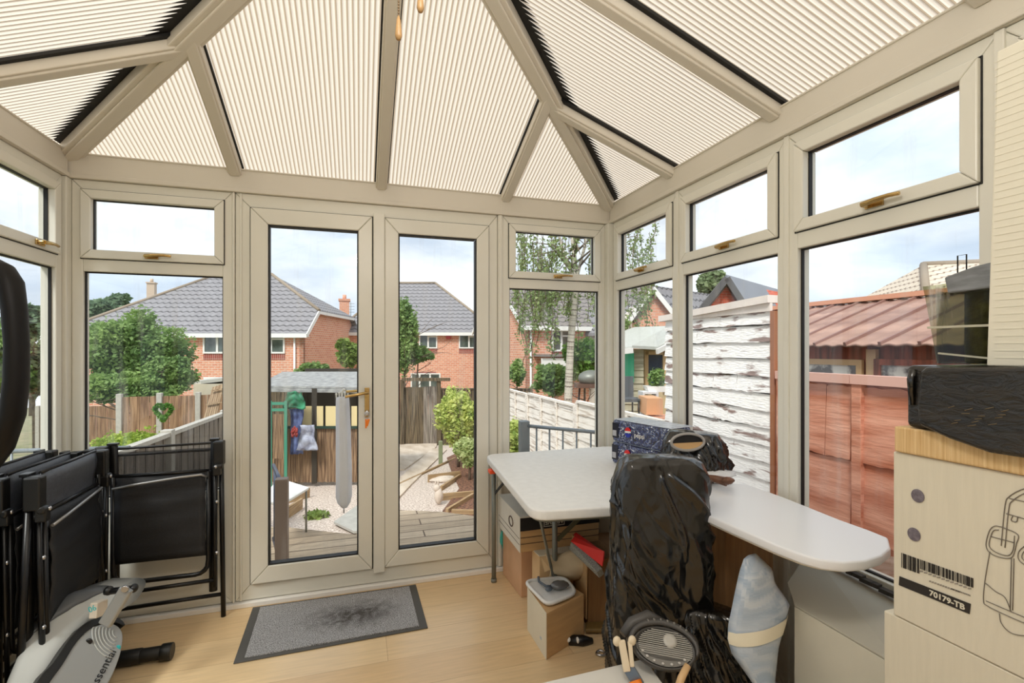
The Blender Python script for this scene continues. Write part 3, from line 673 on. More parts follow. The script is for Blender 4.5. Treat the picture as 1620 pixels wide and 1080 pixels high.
plate('speckled_file', [g1(903, 858, 2.42), g1(944, 905, 2.20), g1(948, 914, 2.22), g1(900, 868, 2.44)], .03, mat('speckled_grey', (.72, .72, .68), .8, col2=(.5, .5, .47), vs=160), 'grey speckled file leaning under the red folders', 'file')
plate('red_folder', [g1(908, 846, 2.44), g1(956, 888, 2.20), g1(957, 874, 2.22), g1(912, 842, 2.46)], .006, mat('red_plastic', (.93, .20, .16), .4), 'upper red plastic folder standing in the open carton', 'folder')
plate('red_folder', [g1(904, 856, 2.40), g1(954, 896, 2.17), g1(957, 872, 2.19), g1(910, 848, 2.42)], .006, MAT['red_plastic'], 'lower red plastic folder lying against the speckled file', 'folder')
plate('grey_panel_sheet', [(1.12, 2.475, .30), (1.42, 2.40, .25), (1.42, 2.40, .40), (1.12, 2.475, .42)], .006, mat('warm_grey_board', (.66, .61, .53), .7), 'plain grey board sheet standing behind the red folders', 'board')
eb = cbox('white_carton', [(.775, 1.968), (1.005, 2.075), (.965, 2.225), (.772, 2.205)], 0, .20, CARD, 'white-sided small carton at the front with a white tray on top')
q = MB(); q.prism([V(p) for p in ((.7735, 1.966, .001), (.7705, 2.206, .001), (.7705, 2.206, .203), (.7735, 1.966, .203))], V((-.002, 0, 0))); q.build('white_side', WHITEC, eb)
for y_, z_ in ((2.14, .12), (2.03, .06)): q = MB(); q.box((.7708, y_, z_), (.001, .018, .012)); q.build('side_print', mat('pale_blue_print', (.66, .72, .78), .7), eb)
ty = empty('white_tray', (.86, 2.1, .205), 'white plastic tray holding grey goggles on the small carton', 'tray')
q = MB(); base = rpoly([(.765, 2.24, .204), (.79, 2.0, .204), (.96, 2.06, .204), (.97, 2.22, .204)], .05, 5); q.prism(base, UP * .012, True); q.build('tray_base', WHITEP, ty, bev=.004)
rim = rpoly([(.765, 2.24, .218), (.79, 2.0, .218), (.96, 2.06, .218), (.97, 2.22, .218)], .05, 5); q = MB(); q.tube(rim, .009, 8, closed=True); q.build('rim', WHITEP, ty)
gg = empty('goggles', at(890, 935, 2.2), 'grey tinted goggles lying in the white tray', 'goggles')
gc = V((.90, 2.12, .235))
q = MB(); q.blob(gc, (.045, .03, .018), 10, .15); q.build('lens', mat('smoky_grey', (.42, .42, .42), .2, spec=.8), gg)
q = MB(); q.tube([gc + V((-.04, 0, 0)), gc + V((-.065, .01, .0)), gc + V((-.085, .05, .006)), gc + V((-.075, .085, .01))], .006); q.blob(gc + V((-.062, -.02, 0)), (.018, .012, .010), 8); q.build('strap', mat('blue_grey', (.36, .40, .45), .5), gg)
q = MB(); vs = []; NP = 14
for j in range(NP):
    for i in range(10):
        a = i / 9; b = j / (NP - 1); vs.append(V((.90 + .19 * a - .02 * b, 2.265 - .05 * a + .0 * b, .20 + .13 * b)) + V((0, -.05 * math.sin(math.pi * b), .012 * math.sin(a * 7 + b * 3))))
q.add(vs, [(j * 10 + i, j * 10 + i + 1, (j + 1) * 10 + i + 1, (j + 1) * 10 + i) for j in range(NP - 1) for i in range(9)], True)
o = q.build('paper_sack', mat('cream_paper', (.86, .78, .64), .8, bump=.3, bs=8), None, solid=.003); tag(o, 'crumpled cream paper bag wedged behind the white tray', 'bag')
# small things on the floor
p = onZ(912, 1014, .018); cm = empty('small_camera', (p.x, p.y, 0), 'small black gadget with white spots on the floor beside the white-sided carton', 'gadget')
q = MB(); q.tube([p + V((-.03, .02, 0)), p + V((.03, -.005, 0)), p + V((.075, -.01, -.005))], [.022, .024, .012], 12); q.build('body', BLP, cm)
q = MB(); q.blob(p + V((-.035, .01, .008)), (.012, .012, .012), 8); q.blob(p + V((.0, -.012, .012)), (.006, .012, .014), 8); q.build('white_spots', MAT['white_trim'], cm)
p = onZ(950, 1033, .006); q = MB(); q.tube([p + V((.018 * math.cos(a), .018 * math.sin(a), .002 * math.sin(2 * a))) for a in [i * math.pi / 8 for i in range(16)]], .0055, 8, closed=True)
tag(q.build('metal_ring', SILV), 'shiny metal ring lying on the floor near the black bag', 'ring')
q = MB(); p = onZ(935, 1000, .01); q.prism([p + V(v) for v in ((-.03, 0, 0), (.06, -.03, 0), (.10, .04, 0), (.0, .06, 0))], UP * .02); tag(q.build('brown_pouch', mat('olive_brown', (.48, .38, .20), .6, bump=.3, bs=20), bev=.008, seg=3), 'olive brown pouch on the floor between carton and black bag', 'pouch')

# --- black bin bag over a tall thing
def shell(name, m, levels, nn, amp, seed, par=None, pw=.5):
    """stack of super-ellipse rings (cx,cy,z,rx,ry,rot)"""
    rf = random.Random(int(seed * 10)); zt0, zt1 = levels[0][2], levels[-1][2]; H_ = zt1 - zt0; folds = []
    for _ in range(110):
        u0, z0_ = rf.uniform(0, 1.0), zt1 - H_ * rf.random() ** 1.4; an = math.radians(rf.choice((-1, 1)) * rf.uniform(35, 88)); Lf = rf.uniform(.08, .42) * (H_ ** .5)
        folds.append((u0, z0_, math.cos(an), -abs(math.sin(an)), Lf, rf.uniform(.004, .012), rf.uniform(.35, 1.1) * rf.choice((1, 1, -.7))))
    def foldf(u_, z_):
        t = 0
        for (u0, z0_, cu_, cz_, Lf, sg, am) in folds:
            for du in (u_ - u0, u_ - u0 - 1.0, u_ - u0 + 1.0):
                al = du * cu_ + (z_ - z0_) * cz_
                if 0 < al < Lf:
                    di = du * -cz_ + (z_ - z0_) * cu_ + .022 * math.sin(al * 11 + u0 * 20)
                    if abs(di) < 4 * sg: t += am * math.exp(-abs(di / sg) ** 1.3) * math.sin(math.pi * al / Lf) ** .5
        return t
    vs = []
    for li, (cx, cy, z, rx, ry, rot) in enumerate(levels):
        if li == 0:
            dn = [(math.copysign(abs(math.cos(a)) ** pw, math.cos(a)) * rx, math.copysign(abs(math.sin(a)) ** pw, math.sin(a)) * ry) for a in [2 * math.pi * k / 2000 for k in range(2001)]]
            cum = [0]
            for q0, q1 in zip(dn, dn[1:]): cum.append(cum[-1] + math.hypot(q1[0] - q0[0], q1[1] - q0[1]))
            unit = []; j = 0
            for k in range(nn):
                while cum[j + 1] < cum[-1] * k / nn: j += 1
                fj = (cum[-1] * k / nn - cum[j]) / max(1e-9, cum[j + 1] - cum[j]); unit.append(((dn[j][0] + (dn[j + 1][0] - dn[j][0]) * fj) / rx, (dn[j][1] + (dn[j + 1][1] - dn[j][1]) * fj) / ry))
        for k in range(nn):
            a = 2 * math.pi * k / nn; x, y = unit[k][0] * rx, unit[k][1] * ry
            p = V((cx + x * math.cos(rot) - y * math.sin(rot), cy + x * math.sin(rot) + y * math.cos(rot), z))
            u_ = a / (2 * math.pi); sk = V((u_ * 5 + p.z * 2, p.z * 3 - u_ * 4 + seed, seed))
            n_ = 1.0 * mnoise.noise(sk) + 1.25 * foldf(u_, z) + .2 * (1 - 2.4 * abs(mnoise.noise(V((u_ * 16 + p.z * 9, p.z * 12 - u_ * 9, seed + 3))))) + .12 * mnoise.noise(V((u_ * 26, p.z * 18, seed)))
            d = (p - V((cx, cy, z))); d.z = 0; d.normalize() if d.length > 1e-5 else None
            vs.append(p + d * amp * n_ + UP * amp * .3 * mnoise.noise(p * 13))
    q = MB(); L = len(levels); fs = [(i * nn + k, i * nn + (k + 1) % nn, (i + 1) * nn + (k + 1) % nn, (i + 1) * nn + k) for i in range(L - 1) for k in range(nn)]
    fs += [tuple(range(nn))[::-1], tuple((L - 1) * nn + k for k in range(nn))]
    q.add(vs, fs, True); return q.build(name, m, par)
bb = empty('bin_bag', (1.02, 1.42, 0), 'tall thing wrapped in a shiny black bin bag in front of the white table', 'bag')
lv = []
for i in range(150):
    t = i / 149; z = .002 + .955 * t
    fl_ = max(0, (.34 - t) / .34); tp = max(0, (t - .90) / .10)
    lv.append((1.00 + .075 * fl_, 1.475 - .03 * fl_, z, (.150 + .035 * (1 - t) + .07 * fl_ ** 1.5) * (1 - .14 * tp ** 2), (.085 + .02 * (1 - t) + .08 * fl_ ** 1.5) * (1 - .2 * tp ** 2), -.25))
lv += [(1.0, 1.475, .97, .11, .055, -.25), (1.0, 1.475, .975, .03, .015, -.25)]
shell('wrapping', BINBAG, lv, 280, .013, 1.7, bb, .42)
lv = [(1.165 - .04 * i / 60, 1.30 + .06 * i / 60, .002 + .47 * i / 60, .165 - .085 * (i / 60) ** 1.6, .090 - .035 * (i / 60), -.5) for i in range(61)] + [(1.125, 1.36, .478, .03, .02, -.5)]
shell('lower_folds', BINBAG, lv, 160, .014, 5.1, bb, .8)
# --- black box behind grey fan
cbox('black_case', [(1.12, 1.06), (1.19, 1.02), (1.15, .92), (1.07, .96)], 0, .30, mat('black_case', (.10, .095, .085), .45), 'low black case on the floor right of the grey fan', 'case', .008)

# --- grey fan
fn = empty('desk_fan', at(1045, 1015, 1.42) - UP * .5, 'dark grey fan head with slatted oval grille near the bottom edge', 'fan')
FG = mat('fan_grey', (.27, .26, .25), .45); FG2 = mat('fan_face', (.44, .43, .41), .35)
fc = at(1050, 1024, 1.40); fx = (RV * .95 - UP * .28).normalized(); fz = (UP * .74 - FV * .62 - RV * .05).normalized(); fy = fz.cross(fx).normalized(); fx = fy.cross(fz)
FM = Matrix((fx, fy, fz)).transposed()
q = MB(); vs = []; n = 40; a0, b0 = .088, .056
profe = [(1.0, -.018), (1.03, -.006), (1.0, .003), (.93, .004), (.90, -.002)]
for s_, h in profe:
    for k in range(n): an = 2 * math.pi * k / n; vs.append(fc + FM @ V((a0 * s_ * math.cos(an), b0 * s_ * math.sin(an), h)))
fs = [(i * n + k, i * n + (k + 1) % n, (i + 1) * n + (k + 1) % n, (i + 1) * n + k) for i in range(4) for k in range(n)] + [tuple(range(n))[::-1], tuple(4 * n + k for k in range(n))]
q.add(vs, fs, True); q.build('rim', FG, fn)
q = MB()
for i in range(17):
    y = -.047 + i * .0054 + .004; xw = a0 * .86 * math.sqrt(max(0, 1 - (y / (b0 * .9)) ** 2))
    if y > -.022: q.box(fc + FM @ V((.004, y, .002)), (2 * xw, .0026, .004), FM)
q.build('slats', mat('slat_grey', (.60, .59, .56), .4), fn)
q = MB(); q.lathe([(.020, 0), (.019, .002), (.010, .0025)], fc + FM @ V((.018, .020, .003)), FM); q.build('hub_badge', mat('badge_silver', (.68, .67, .64), .5, .2), fn)
q = MB(); vs = []
for k in range(21):
    a = math.radians(180 + 180 * k / 20); vs.append(fc + FM @ V((a0 * .88 * math.cos(a), b0 * .88 * math.sin(a), .001)))
for k in range(20, -1, -1):
    a = math.radians(180 + 180 * k / 20); vs.append(fc + FM @ V((a0 * .88 * math.cos(a), -.010 + b0 * .42 * math.sin(a) , .001)))
q.prism(vs, fz * .0025); q.build('control_strip', FG2, fn)
q = MB()
for k in range(7):
    a = math.radians(200 + 22 * k); q.blob(fc + FM @ V((a0 * .72 * math.cos(a), -.006 + b0 * .66 * math.sin(a), .004)), (.0045, .0045, .003), 6)
q.build('buttons', mat('button_grey', (.75, .74, .72), .4), fn)
q = MB(); vs = []; nA = 25; nB = 8   # hood arching over the top
for k in range(nA):
    a = math.radians(-10 + 200 * k / (nA - 1))
    for j in range(nB):
        t = j / (nB - 1); rr = 1.02 + .50 * t * math.sin(math.pi * k / (nA - 1)) ** .6; h = .004 + .022 * math.sin(math.pi * min(1, t * .9 + .05)) - .035 * t
        vs.append(fc + FM @ V((a0 * (1.0 + (rr - 1) * .6) * math.cos(a), b0 * rr * math.sin(a) + .0, h)))
q.add(vs, [(k * nB + j, (k + 1) * nB + j, (k + 1) * nB + j + 1, k * nB + j + 1) for k in range(nA - 1) for j in range(nB - 1)], True); q.build('hood', FG, fn, solid=.006)
q = MB()
for k in range(7):
    a = math.radians(50 + 11 * k); ks = (math.degrees(a) + 10) / 200
    def hp_(t, o=.0035):
        rr = 1.02 + .50 * t * math.sin(math.pi * ks) ** .6; h = .004 + .022 * math.sin(math.pi * min(1, t * .9 + .05)) - .035 * t
        return fc + FM @ V((a0 * (1.0 + (rr - 1) * .6) * math.cos(a), b0 * rr * math.sin(a), h + o))
    q.tube([hp_(.25, .001), hp_(.4), hp_(.55), hp_(.7, .001)], [.0008, .0032, .0032, .0008], 8)
q.build('hood_vents', mat('vent_light', (.45, .44, .42), .4), fn)
q = MB(); q.tube([at(1046, 1050, 1.46), at(1040, 1085, 1.47), V((at(1040, 1085, 1.47).x, at(1040, 1085, 1.47).y, 0.004))], [.016, .018, .02], 12); q.tube([at(985, 1003, 1.44), at(1000, 985, 1.46), at(1025, 975, 1.47), at(1050, 985, 1.46)], [.012, .018, .02, .012], 10); q.lathe([(.10, 0), (.10, .012), (.03, .03)], V((at(1040, 1085, 1.47).x, at(1040, 1085, 1.47).y, 0.002))); q.build('stand', FG, fn)

# --- white flat box in the foreground and the tools on it
c0 = at(1020, 1041, 1.46); c1 = at(866, 1079, 1.36); c2 = at(1052, 1085, 1.34); zt = c0.z
wb = cbox('white_flat_box', [tuple((c0)[:2]), tuple((V(c1).xy - c0.xy) * 1.3 + c0.xy), tuple((V(c1).xy - c0.xy) * 1.3 + c0.xy + (V(c2).xy - c0.xy) * 2.2), tuple(c0.xy + (V(c2).xy - c0.xy) * 2.2)], 0, zt, mat('white_board', (.84, .83, .80), .5), 'white flat-topped box cut by the bottom edge of the photo')
tl = empty('hand_tool', at(1000, 1060, 1.36), 'pale handled tool with steel blade and orange grip on the white box', 'tool')
d_ = 1.385
q = MB(); q.beam(at(983, 1012, d_), at(992, 1062, d_ - .03), .02, .014, up=FV); q.beam(at(996, 1014, d_), at(1000, 1055, d_ - .03), .012, .012, up=FV); q.blob(at(976, 1014, d_), (.012, .01, .014), 8); q.blob(at(1000, 1013, d_), (.012, .01, .014), 8); q.build('jaw', mat('cream_wood', (.87, .81, .70), .6), tl, bev=.003)
q = MB(); q.beam(at(992, 1052, d_ - .02), at(1012, 1085, d_ - .05), .032, .008, up=FV); q.build('blade', mat('blue_steel', (.42, .46, .50), .3, .7), tl, bev=.002)
q = MB(); q.tube([at(1004, 1076, 1.33), at(1012, 1100, 1.31)], [.017, .019], 12); q.build('grip', MAT['orange'], tl)
q = MB(); q.tube([at(1088, 1052, 1.33), at(1078, 1072, 1.31), at(1068, 1105, 1.28)], [.009, .010, .011], 10); q.blob(at(1064, 1092, 1.29), (.013, .012, .018), 8)
tag(q.build('wooden_mallet', mat('pale_wood', (.80, .66, .48), .5)), 'short pale wooden mallet handle sticking up below the grey fan', 'mallet')

# --- can packs on the table
CANS = mat('can_pack', (.10, .12, .35), .12, spec=.9)
t = CANS.node_tree; b = t.nodes['Principled BSDF']; tx = N(t, 'ShaderNodeTexCoord'); vo = N(t, 'ShaderNodeTexVoronoi'); vo.inputs['Scale'].default_value = 34; t.links.new(tx.outputs['UV'], vo.inputs[0])
nn_ = N(t, 'ShaderNodeTexNoise'); nn_.inputs['Scale'].default_value = 30; nn_.inputs['Distortion'].default_value = 2.5; nn_.inputs['Detail'].default_value = 4; t.links.new(tx.outputs['UV'], nn_.inputs[0])
r = N(t, 'ShaderNodeValToRGB'); el = r.color_ramp.elements; el[0].position = .38; el[0].color = lin((.05, .05, .07)) + (1,); el[1].position = .66; el[1].color = lin((.85, .87, .92)) + (1,)
for p_, c_ in ((.45, (.13, .17, .42)), (.50, (.10, .10, .14)), (.55, (.42, .50, .72)), (.59, (.16, .15, .17))): x = el.new(p_); x.color = lin(c_) + (1,)
t.links.new(nn_.outputs[0], r.inputs[0]); t.links.new(r.outputs[0], b.inputs['Base Color'])
bp = N(t, 'ShaderNodeBump'); bp.inputs['Strength'].default_value = .8; bp.inputs['Distance'].default_value = .01; t.links.new(nn_.outputs[0], bp.inputs['Height']); t.links.new(bp.outputs[0], b.inputs['Normal'])
FILM = mat('shrink_film', (.80, .83, .88), .15, spec=.8, bump=.6, bs=30)
pa, pbv = V((1.292, 2.33, 0)), V((1.385, 1.955, 0)); pd = (pbv - pa).normalized(); pn = V((-pd.y, pd.x, 0))
if pn.x < 0: pn = -pn
def pack(z0, lb_, sh=0):
    e_ = empty('can_pack', pa + pd * .19 + pn * .08 + UP * z0, lb_, 'drinks pack', 'packs of drinks cans')
    ft = [pa + pd * sh, pbv + pd * sh, pbv + pd * sh + pn * .155, pa + pd * sh + pn * .155]
    q = MB(); q.prism([p + UP * (z0 + .001) for p in ft[::-1]], UP * .112); q.build('cans', CANS, e_, bev=.012, seg=3)
    q = MB(); q.prism([p + UP * (z0 + .114) + pn * .012 for p in ft[::-1]], UP * .003); q.build('top_film', FILM, e_, bev=.001)
    fc_ = pa + pd * (sh + .0) - pn * .0012
    q = MB(); q.prism([fc_ + pd * .004 + UP * (z0 + .02), fc_ + pd * .05 + UP * (z0 + .02), fc_ + pd * .05 + UP * (z0 + .10), fc_ + pd * .004 + UP * (z0 + .10)], -pn * .001); q.build('dark_end', mat('navy_print', (.08, .09, .16), .3), e_)
    q = MB(); q.prism([fc_ + pd * .008 - pn * .002 + UP * (z0 + .03), fc_ + pd * .036 - pn * .002 + UP * (z0 + .03), fc_ + pd * .036 - pn * .002 + UP * (z0 + .06), fc_ + pd * .008 - pn * .002 + UP * (z0 + .06)], -pn * .001); q.build('barcode_label', mat('label_grey', (.70, .70, .72), .5), e_)
    for off, w_ in ((.12, 1),):
        c_ = fc_ - pn * .001 + pd * off + UP * (z0 + .062) - pn * .001; M_ = Matrix((pd, -pn, UP)).transposed()
        for nm, col, lo_, hi_ in (('red_emblem', (.85, .12, .12), 15, 165), ('blue_emblem', (.12, .20, .65), 195, 345)):
            q = MB(); pts = [c_ + pd * .022 * math.cos(math.radians(a)) + UP * .026 * math.sin(math.radians(a)) for a in range(lo_, hi_ + 1, 10)]
            q.prism(pts, -pn * .002); q.build(nm, mat(nm, col, .3), e_)
        q = MB(); q.beam(c_ - pd * .021 - pn * .001, c_ + pd * .021 - pn * .001 + UP * .004, .002, .010); q.build('white_wave', MAT['white_trim'], e_)
        textobj('pepsi', .034, frame3(fc_ + pd * .20 + UP * (z0 + .055) - pn * .004, pd, UP), 'brand_lettering', MAT['white_trim'], e_)
    return e_
pack(.741, 'lower shrink-wrapped blue can pack on the table, behind the bin bag'); pack(.858, 'upper shrink-wrapped blue can pack by the window, topmost', .004)

# --- white round-ended board on a tall carton
bd = empty('rounded_board', (1.4, 1.4, .765), 'long white board with a rounded end along the right windows', 'board')
L0 = [onZ(1095, 803, .79), onZ(1160, 832, .79), onZ(1230, 862, .79), onZ(1270, 877, .79), onZ(1300, 885, .79), onZ(1335, 889, .79), onZ(1370, 886, .79), onZ(1395, 878, .79), onZ(1409, 866, .79), onZ(1405, 850, .79), onZ(1375, 838, .79), onZ(1330, 822, .79), onZ(1240, 786, .79), onZ(1180, 765, .79), onZ(1110, 762, .79)]
L0 = [V((min(p.x, XR - .01), p.y, .762)) for p in L0]
q = MB(); q.prism(L0, UP * .028, True); q.build('board_top', mat('white_melamine', (.90, .905, .915), .3), bd, bev=.006, seg=3)
q = MB(); q.prism([p - UP * .007 + (V((1.38, 1.45, .762)) - p) * .04 for p in L0], UP * .0065, True); q.build('under_edge', mat('cream_edge', (.86, .83, .76), .5), bd)
cbox('tall_carton', [(1.26, 1.44), (1.475, 1.44), (1.475, 1.60), (1.26, 1.60)], 0, .752, CARDD, 'tall brown carton holding up the white rounded board')
# black shrink-wrapped object with an oval opening
hb = empty('black_wrapped_roll', (1.42, 1.85, .795), 'black wrapped bundle with an oval hole showing cardboard, beside the can packs', 'bundle')
hc = at(1088, 699, 2.02)
lv = [(1.40, 1.80, .793 + .19 * i / 30, (.14 - .04 * (i / 30) ** 3), (.09 - .035 * (i / 30) ** 3), -.9) for i in range(31)] + [(1.40, 1.80, .985, .05, .03, -.9)]
shell('wrapping', BINBAG, lv, 150, .010, 4.2, hb, .7)
hx_ = (RV + UP * .05).normalized(); hz_ = (-FV + UP * .15).normalized(); hy_ = hz_.cross(hx_)
q = MB(); q.tube([hc + hx_ * .068 * math.cos(a) + hy_ * .034 * math.sin(a) for a in [i * math.pi / 16 for i in range(32)]], .006, 8, closed=True); q.build('hole_rim', mat('grey_film', (.62, .60, .58), .3), hb)
q = MB(); q.prism([hc - hz_ * .004 + hx_ * .066 * math.cos(a) + hy_ * .032 * math.sin(a) for a in [i * math.pi / 16 for i in range(32)]], -hz_ * .004); q.build('hole_inside', mat('hole_dark', (.06, .04, .03), .7), hb)
q = MB(); q.prism([hc + hz_ * .0005 + hx_ * .062 * math.cos(a) + hy_ * (.030 * math.sin(a)) for a in [math.radians(d) for d in range(185, 356, 10)]], -hz_ * .003); q.build('cardboard_inside', CARD, hb)
q = MB(); q.tube([at(1100, 752, 1.98), at(1130, 757, 1.93), at(1150, 762, 1.90)], [.010, .014, .018], 10); q.blob(at(1152, 760, 1.89), (.025, .018, .014), 8, .3)
tag(q.build('brown_stick', mat('brown_leather', (.42, .27, .18), .5, var=.3)), 'brown leather strap with dark end lying on the rounded board', 'strap')
q = MB(); q.blob(at(1135, 750, 2.03), (.085, .05, .016), 10, .3, 2); tag(q.build('white_cloth', mat('white_cloth', (.87, .87, .87), .8, bump=.3, bs=20)), 'white folded cloth behind the brown strap by the window', 'cloth')

# --- striped cushion, big white carton under the board
cu = empty('striped_cushion', at(1195, 1180, 1.50), 'white and pale blue striped cushion squeezed upright beside the white carton', 'cushion')
q = MB(); q2 = MB(); vs = []; NS = 26
prL = [(1176, 885), (1168, 915), (1160, 950), (1152, 985), (1151, 1010), (1158, 1035), (1180, 1065), (1200, 1095), (1200, 1200)]
prR = [(1196, 875), (1222, 900), (1226, 922), (1250, 955), (1243, 985), (1232, 1020), (1226, 1060), (1222, 1095), (1222, 1200)]
def lerpP(P_, t):
    t = t * (len(P_) - 1); i = min(int(t), len(P_) - 2); f = t - i; return (P_[i][0] * (1 - f) + P_[i + 1][0] * f, P_[i][1] * (1 - f) + P_[i + 1][1] * f)
def cush(t, s, sgn):
    a, b = lerpP(prL, t), lerpP(prR, t); d = 1.50 - .10 * t
    p = at(a[0] * (1 - s) + b[0] * s, a[1] * (1 - s) + b[1] * s, d + .03 * s)
    return p - FV * sgn * .035 * math.sin(math.pi * min(1, max(0, s))) ** .5 * min(1, (t + .03) * 8) + FV * .02 * sgn * .3 * math.sin(s * 9 + t * 14) * .2
for i in range(NS + 1):
    t = i / NS
    for j in range(13): vs.append(cush(t, j / 12, 1))
    for j in range(11, 0, -1): vs.append(cush(t, j / 12, -1))
n = 24; q.add(vs, [(i * n + k, (i + 1) * n + k, (i + 1) * n + (k + 1) % n, i * n + (k + 1) % n) for i in range(NS) for k in range(n)] + [tuple(range(n)), tuple(NS * n + k for k in range(n))[::-1]], True)
ST = mat('stripe_cloth', (.75, .78, .81), .8, bump=.25, bs=18, col2=(.62, .68, .75), vs=22, stretch=(.25, 1.6, 1)); q.build('cover', ST, cu)
q = MB(); vs = []
for i in range(8):
    t = .44 + .10 * i / 7
    for j in range(13): vs.append(cush(t, j / 12, 1) - FV * .003)
q.add(vs, [(i * 13 + j, (i + 1) * 13 + j, (i + 1) * 13 + j + 1, i * 13 + j + 1) for i in range(7) for j in range(12)], True); q.build('cream_band', mat('cream_cloth', (.88, .85, .76), .8), cu)
lc = empty('large_white_carton', (1.40, 1.03, 0), 'large white carton with an open grey flap beneath the rounded board', 'box')
z_ = .551
q = MB(); q.prism([V(p) for p in ((1.285, .852, .001), (1.525, .852, .001), (1.525, 1.31, .001), (1.285, 1.175, .001))], UP * (z_ - .001)); q.build('body', mat('offwhite_card', (.83, .81, .74), .7, var=.02), lc, bev=.003)
q = MB(); q.prism([V(p) for p in ((1.283, .86, z_ + .002), (1.283, 1.172, z_ + .002), (1.35, 1.26, z_ + .020), (1.535, 1.34, z_ + .075), (1.535, .90, z_ + .03))], UP * .005); q.build('flap', mat('grey_card', (.72, .70, .64), .7), lc, bev=.001)
q = MB()
for i in range(16):
    p = V((1.52, 1.33, .645)) * (1 - i / 15) + V((1.535, .93, .60)) * (i / 15); q.box(p + V((-.012, 0, .003 * (i % 2))), (.02, .02 + .01 * (i % 3), .012))
q.build('torn_edge', mat('dark_tear', (.20, .18, .15), .8), lc)

# --- stack at the right edge
XS = 1.20; YS = .845; Y0 = .22
cbox('plain_carton', [(XS, Y0), (1.525, Y0), (1.525, YS), (XS, YS)], 0, .722, mat('cream_card', (.85, .82, .74), .7, var=.02, bump=.04, bs=30, stretch=(14, 1, 1)), 'plain cream carton at the bottom of the right-hand stack')
lb2 = cbox('golf_bag_carton', [(XS - .002, Y0), (1.525, Y0), (1.525, .822), (XS - .002, .822)], .723, 1.108, MAT['cream_card'], 'tall cream carton printed with a golf bag outline and 70179-TB')
INK = mat('ink', (.16, .14, .12), .7); INKG = mat('ink_grey', (.55, .52, .48), .7); XF = XS - .003
def F2(px, py): p = onX(px, py, XF); return (p.y, p.z)
def fp(y, z, d=0): return V((XF - d, y, z))
q = MB()
def patch(q, pts, th=.0006, d=0): q.prism([fp(*F2(*p), d) for p in pts], V((-th, 0, 0)))
patch(q, [(1423, 911), (1536, 955), (1534, 971), (1422, 925)]); q.build('black_code_band', INK, lb2)
a, b = onX(1478, 941, XF - .0015), onX(1533, 962, XF - .0015)
yy = onX(1480, 930, XF).z - onX(1480, 945, XF).z
textobj('70179-TB', .0165, frame3(V((XF - .0012, .712, onX(1500, 949.5, XF).z)), (0, -1, 0), (0, 0, 1)), 'code_text', WHITEC, lb2, off=.0004)
q = MB(); rr_ = random.Random(3)
for i in range(46):
    t0 = i / 46; w_ = rr_.choice((.3, .5, .8)) / 46; x = 1426 + 115 * t0; yb = lambda x: 874 + (x - 1426) * .355
    h = 23 if x < 1455 else 15
    patch(q, [(x, yb(x)), (x + 115 * w_, yb(x + 115 * w_)), (x + 115 * w_, yb(x + 115 * w_) + h), (x, yb(x) + h)])
q.build('barcode', INK, lb2)
q = MB()
for i, (x0, x1, y0) in enumerate(((1455, 1538, 902), (1505, 1536, 930), (1470, 1520, 918))):
    for j in range(12):
        xa = x0 + (x1 - x0) * j / 12; xb = xa + (x1 - x0) / 16; ya = y0 + (xa - x0) * .36
        patch(q, [(xa, ya), (xb, ya + .3), (xb, ya + 2.3), (xa, ya + 2)])
q.build('small_print', INKG, lb2)
for (x, y) in ((1452, 784), (1446, 845)):
    q = MB(); p = onX(x, y, XF); q.prism([p + V((0, .0135 * math.cos(t), .0148 * math.sin(t))) for t in [i * math.pi / 12 for i in range(24)]], V((-.001, 0, 0)))
    q.build('round_sticker', mat('sticker_grey', (.50, .47, .50), .5, col2=(.36, .33, .36), vs=90), lb2)
q = MB()
def line(pts, r=.0008):
    P_ = [V((p[0], p[1], 0)) for p in pts]; P_ = [P_[0] * 2 - P_[1]] + P_ + [P_[-1] * 2 - P_[-2]]; pts = []
    for i in range(1, len(P_) - 2):
        for j in range(5):
            t = j / 5; a, b, c, d = P_[i - 1], P_[i], P_[i + 1], P_[i + 2]; o = .5 * ((2 * b) + (c - a) * t + (2 * a - 5 * b + 4 * c - d) * t * t + (3 * b - a - 3 * c + d) * t ** 3); pts.append((o.x, o.y))
    pts.append((P_[-2].x, P_[-2].y))
    q.tube([fp(*F2(*p), .0003) for p in pts], r, 5)
line([(1584, 863), (1590, 800), (1597, 785), (1620, 773), (1650, 770)]); line([(1590, 866), (1596, 805), (1602, 792), (1622, 780), (1650, 778)])
line([(1597, 788), (1620, 793), (1650, 800)]); line([(1592, 812), (1620, 820), (1650, 828)]); line([(1602, 816), (1600, 823), (1608, 825), (1610, 818)])
line([(1584, 833), (1573, 832), (1565, 840), (1560, 860), (1564, 872), (1578, 880), (1595, 883), (1603, 878), (1608, 860), (1610, 845), (1584, 833)])
line([(1580, 838), (1571, 840), (1565, 858), (1568, 868), (1582, 876), (1596, 878), (1603, 868), (1605, 847)]); line([(1567, 848), (1605, 858)])
line([(1566, 872), (1558, 920), (1556, 950), (1562, 958), (1590, 972), (1625, 987), (1660, 1000)]); line([(1559, 922), (1575, 935), (1590, 945), (1600, 968)]); line([(1560, 950), (1590, 963), (1630, 980)])
line([(1600, 883), (1598, 965)]); line([(1604, 883), (1602, 965)]); line([(1581, 970), (1584, 985), (1598, 1000), (1620, 1005), (1640, 1000)])
line([(1625, 860), (1612, 872), (1612, 885), (1625, 895), (1650, 905)]); line([(1628, 866), (1618, 875), (1620, 886), (1650, 898)])
q.build('printed_outline', mat('outline_ink', (.45, .42, .38), .7), lb2)
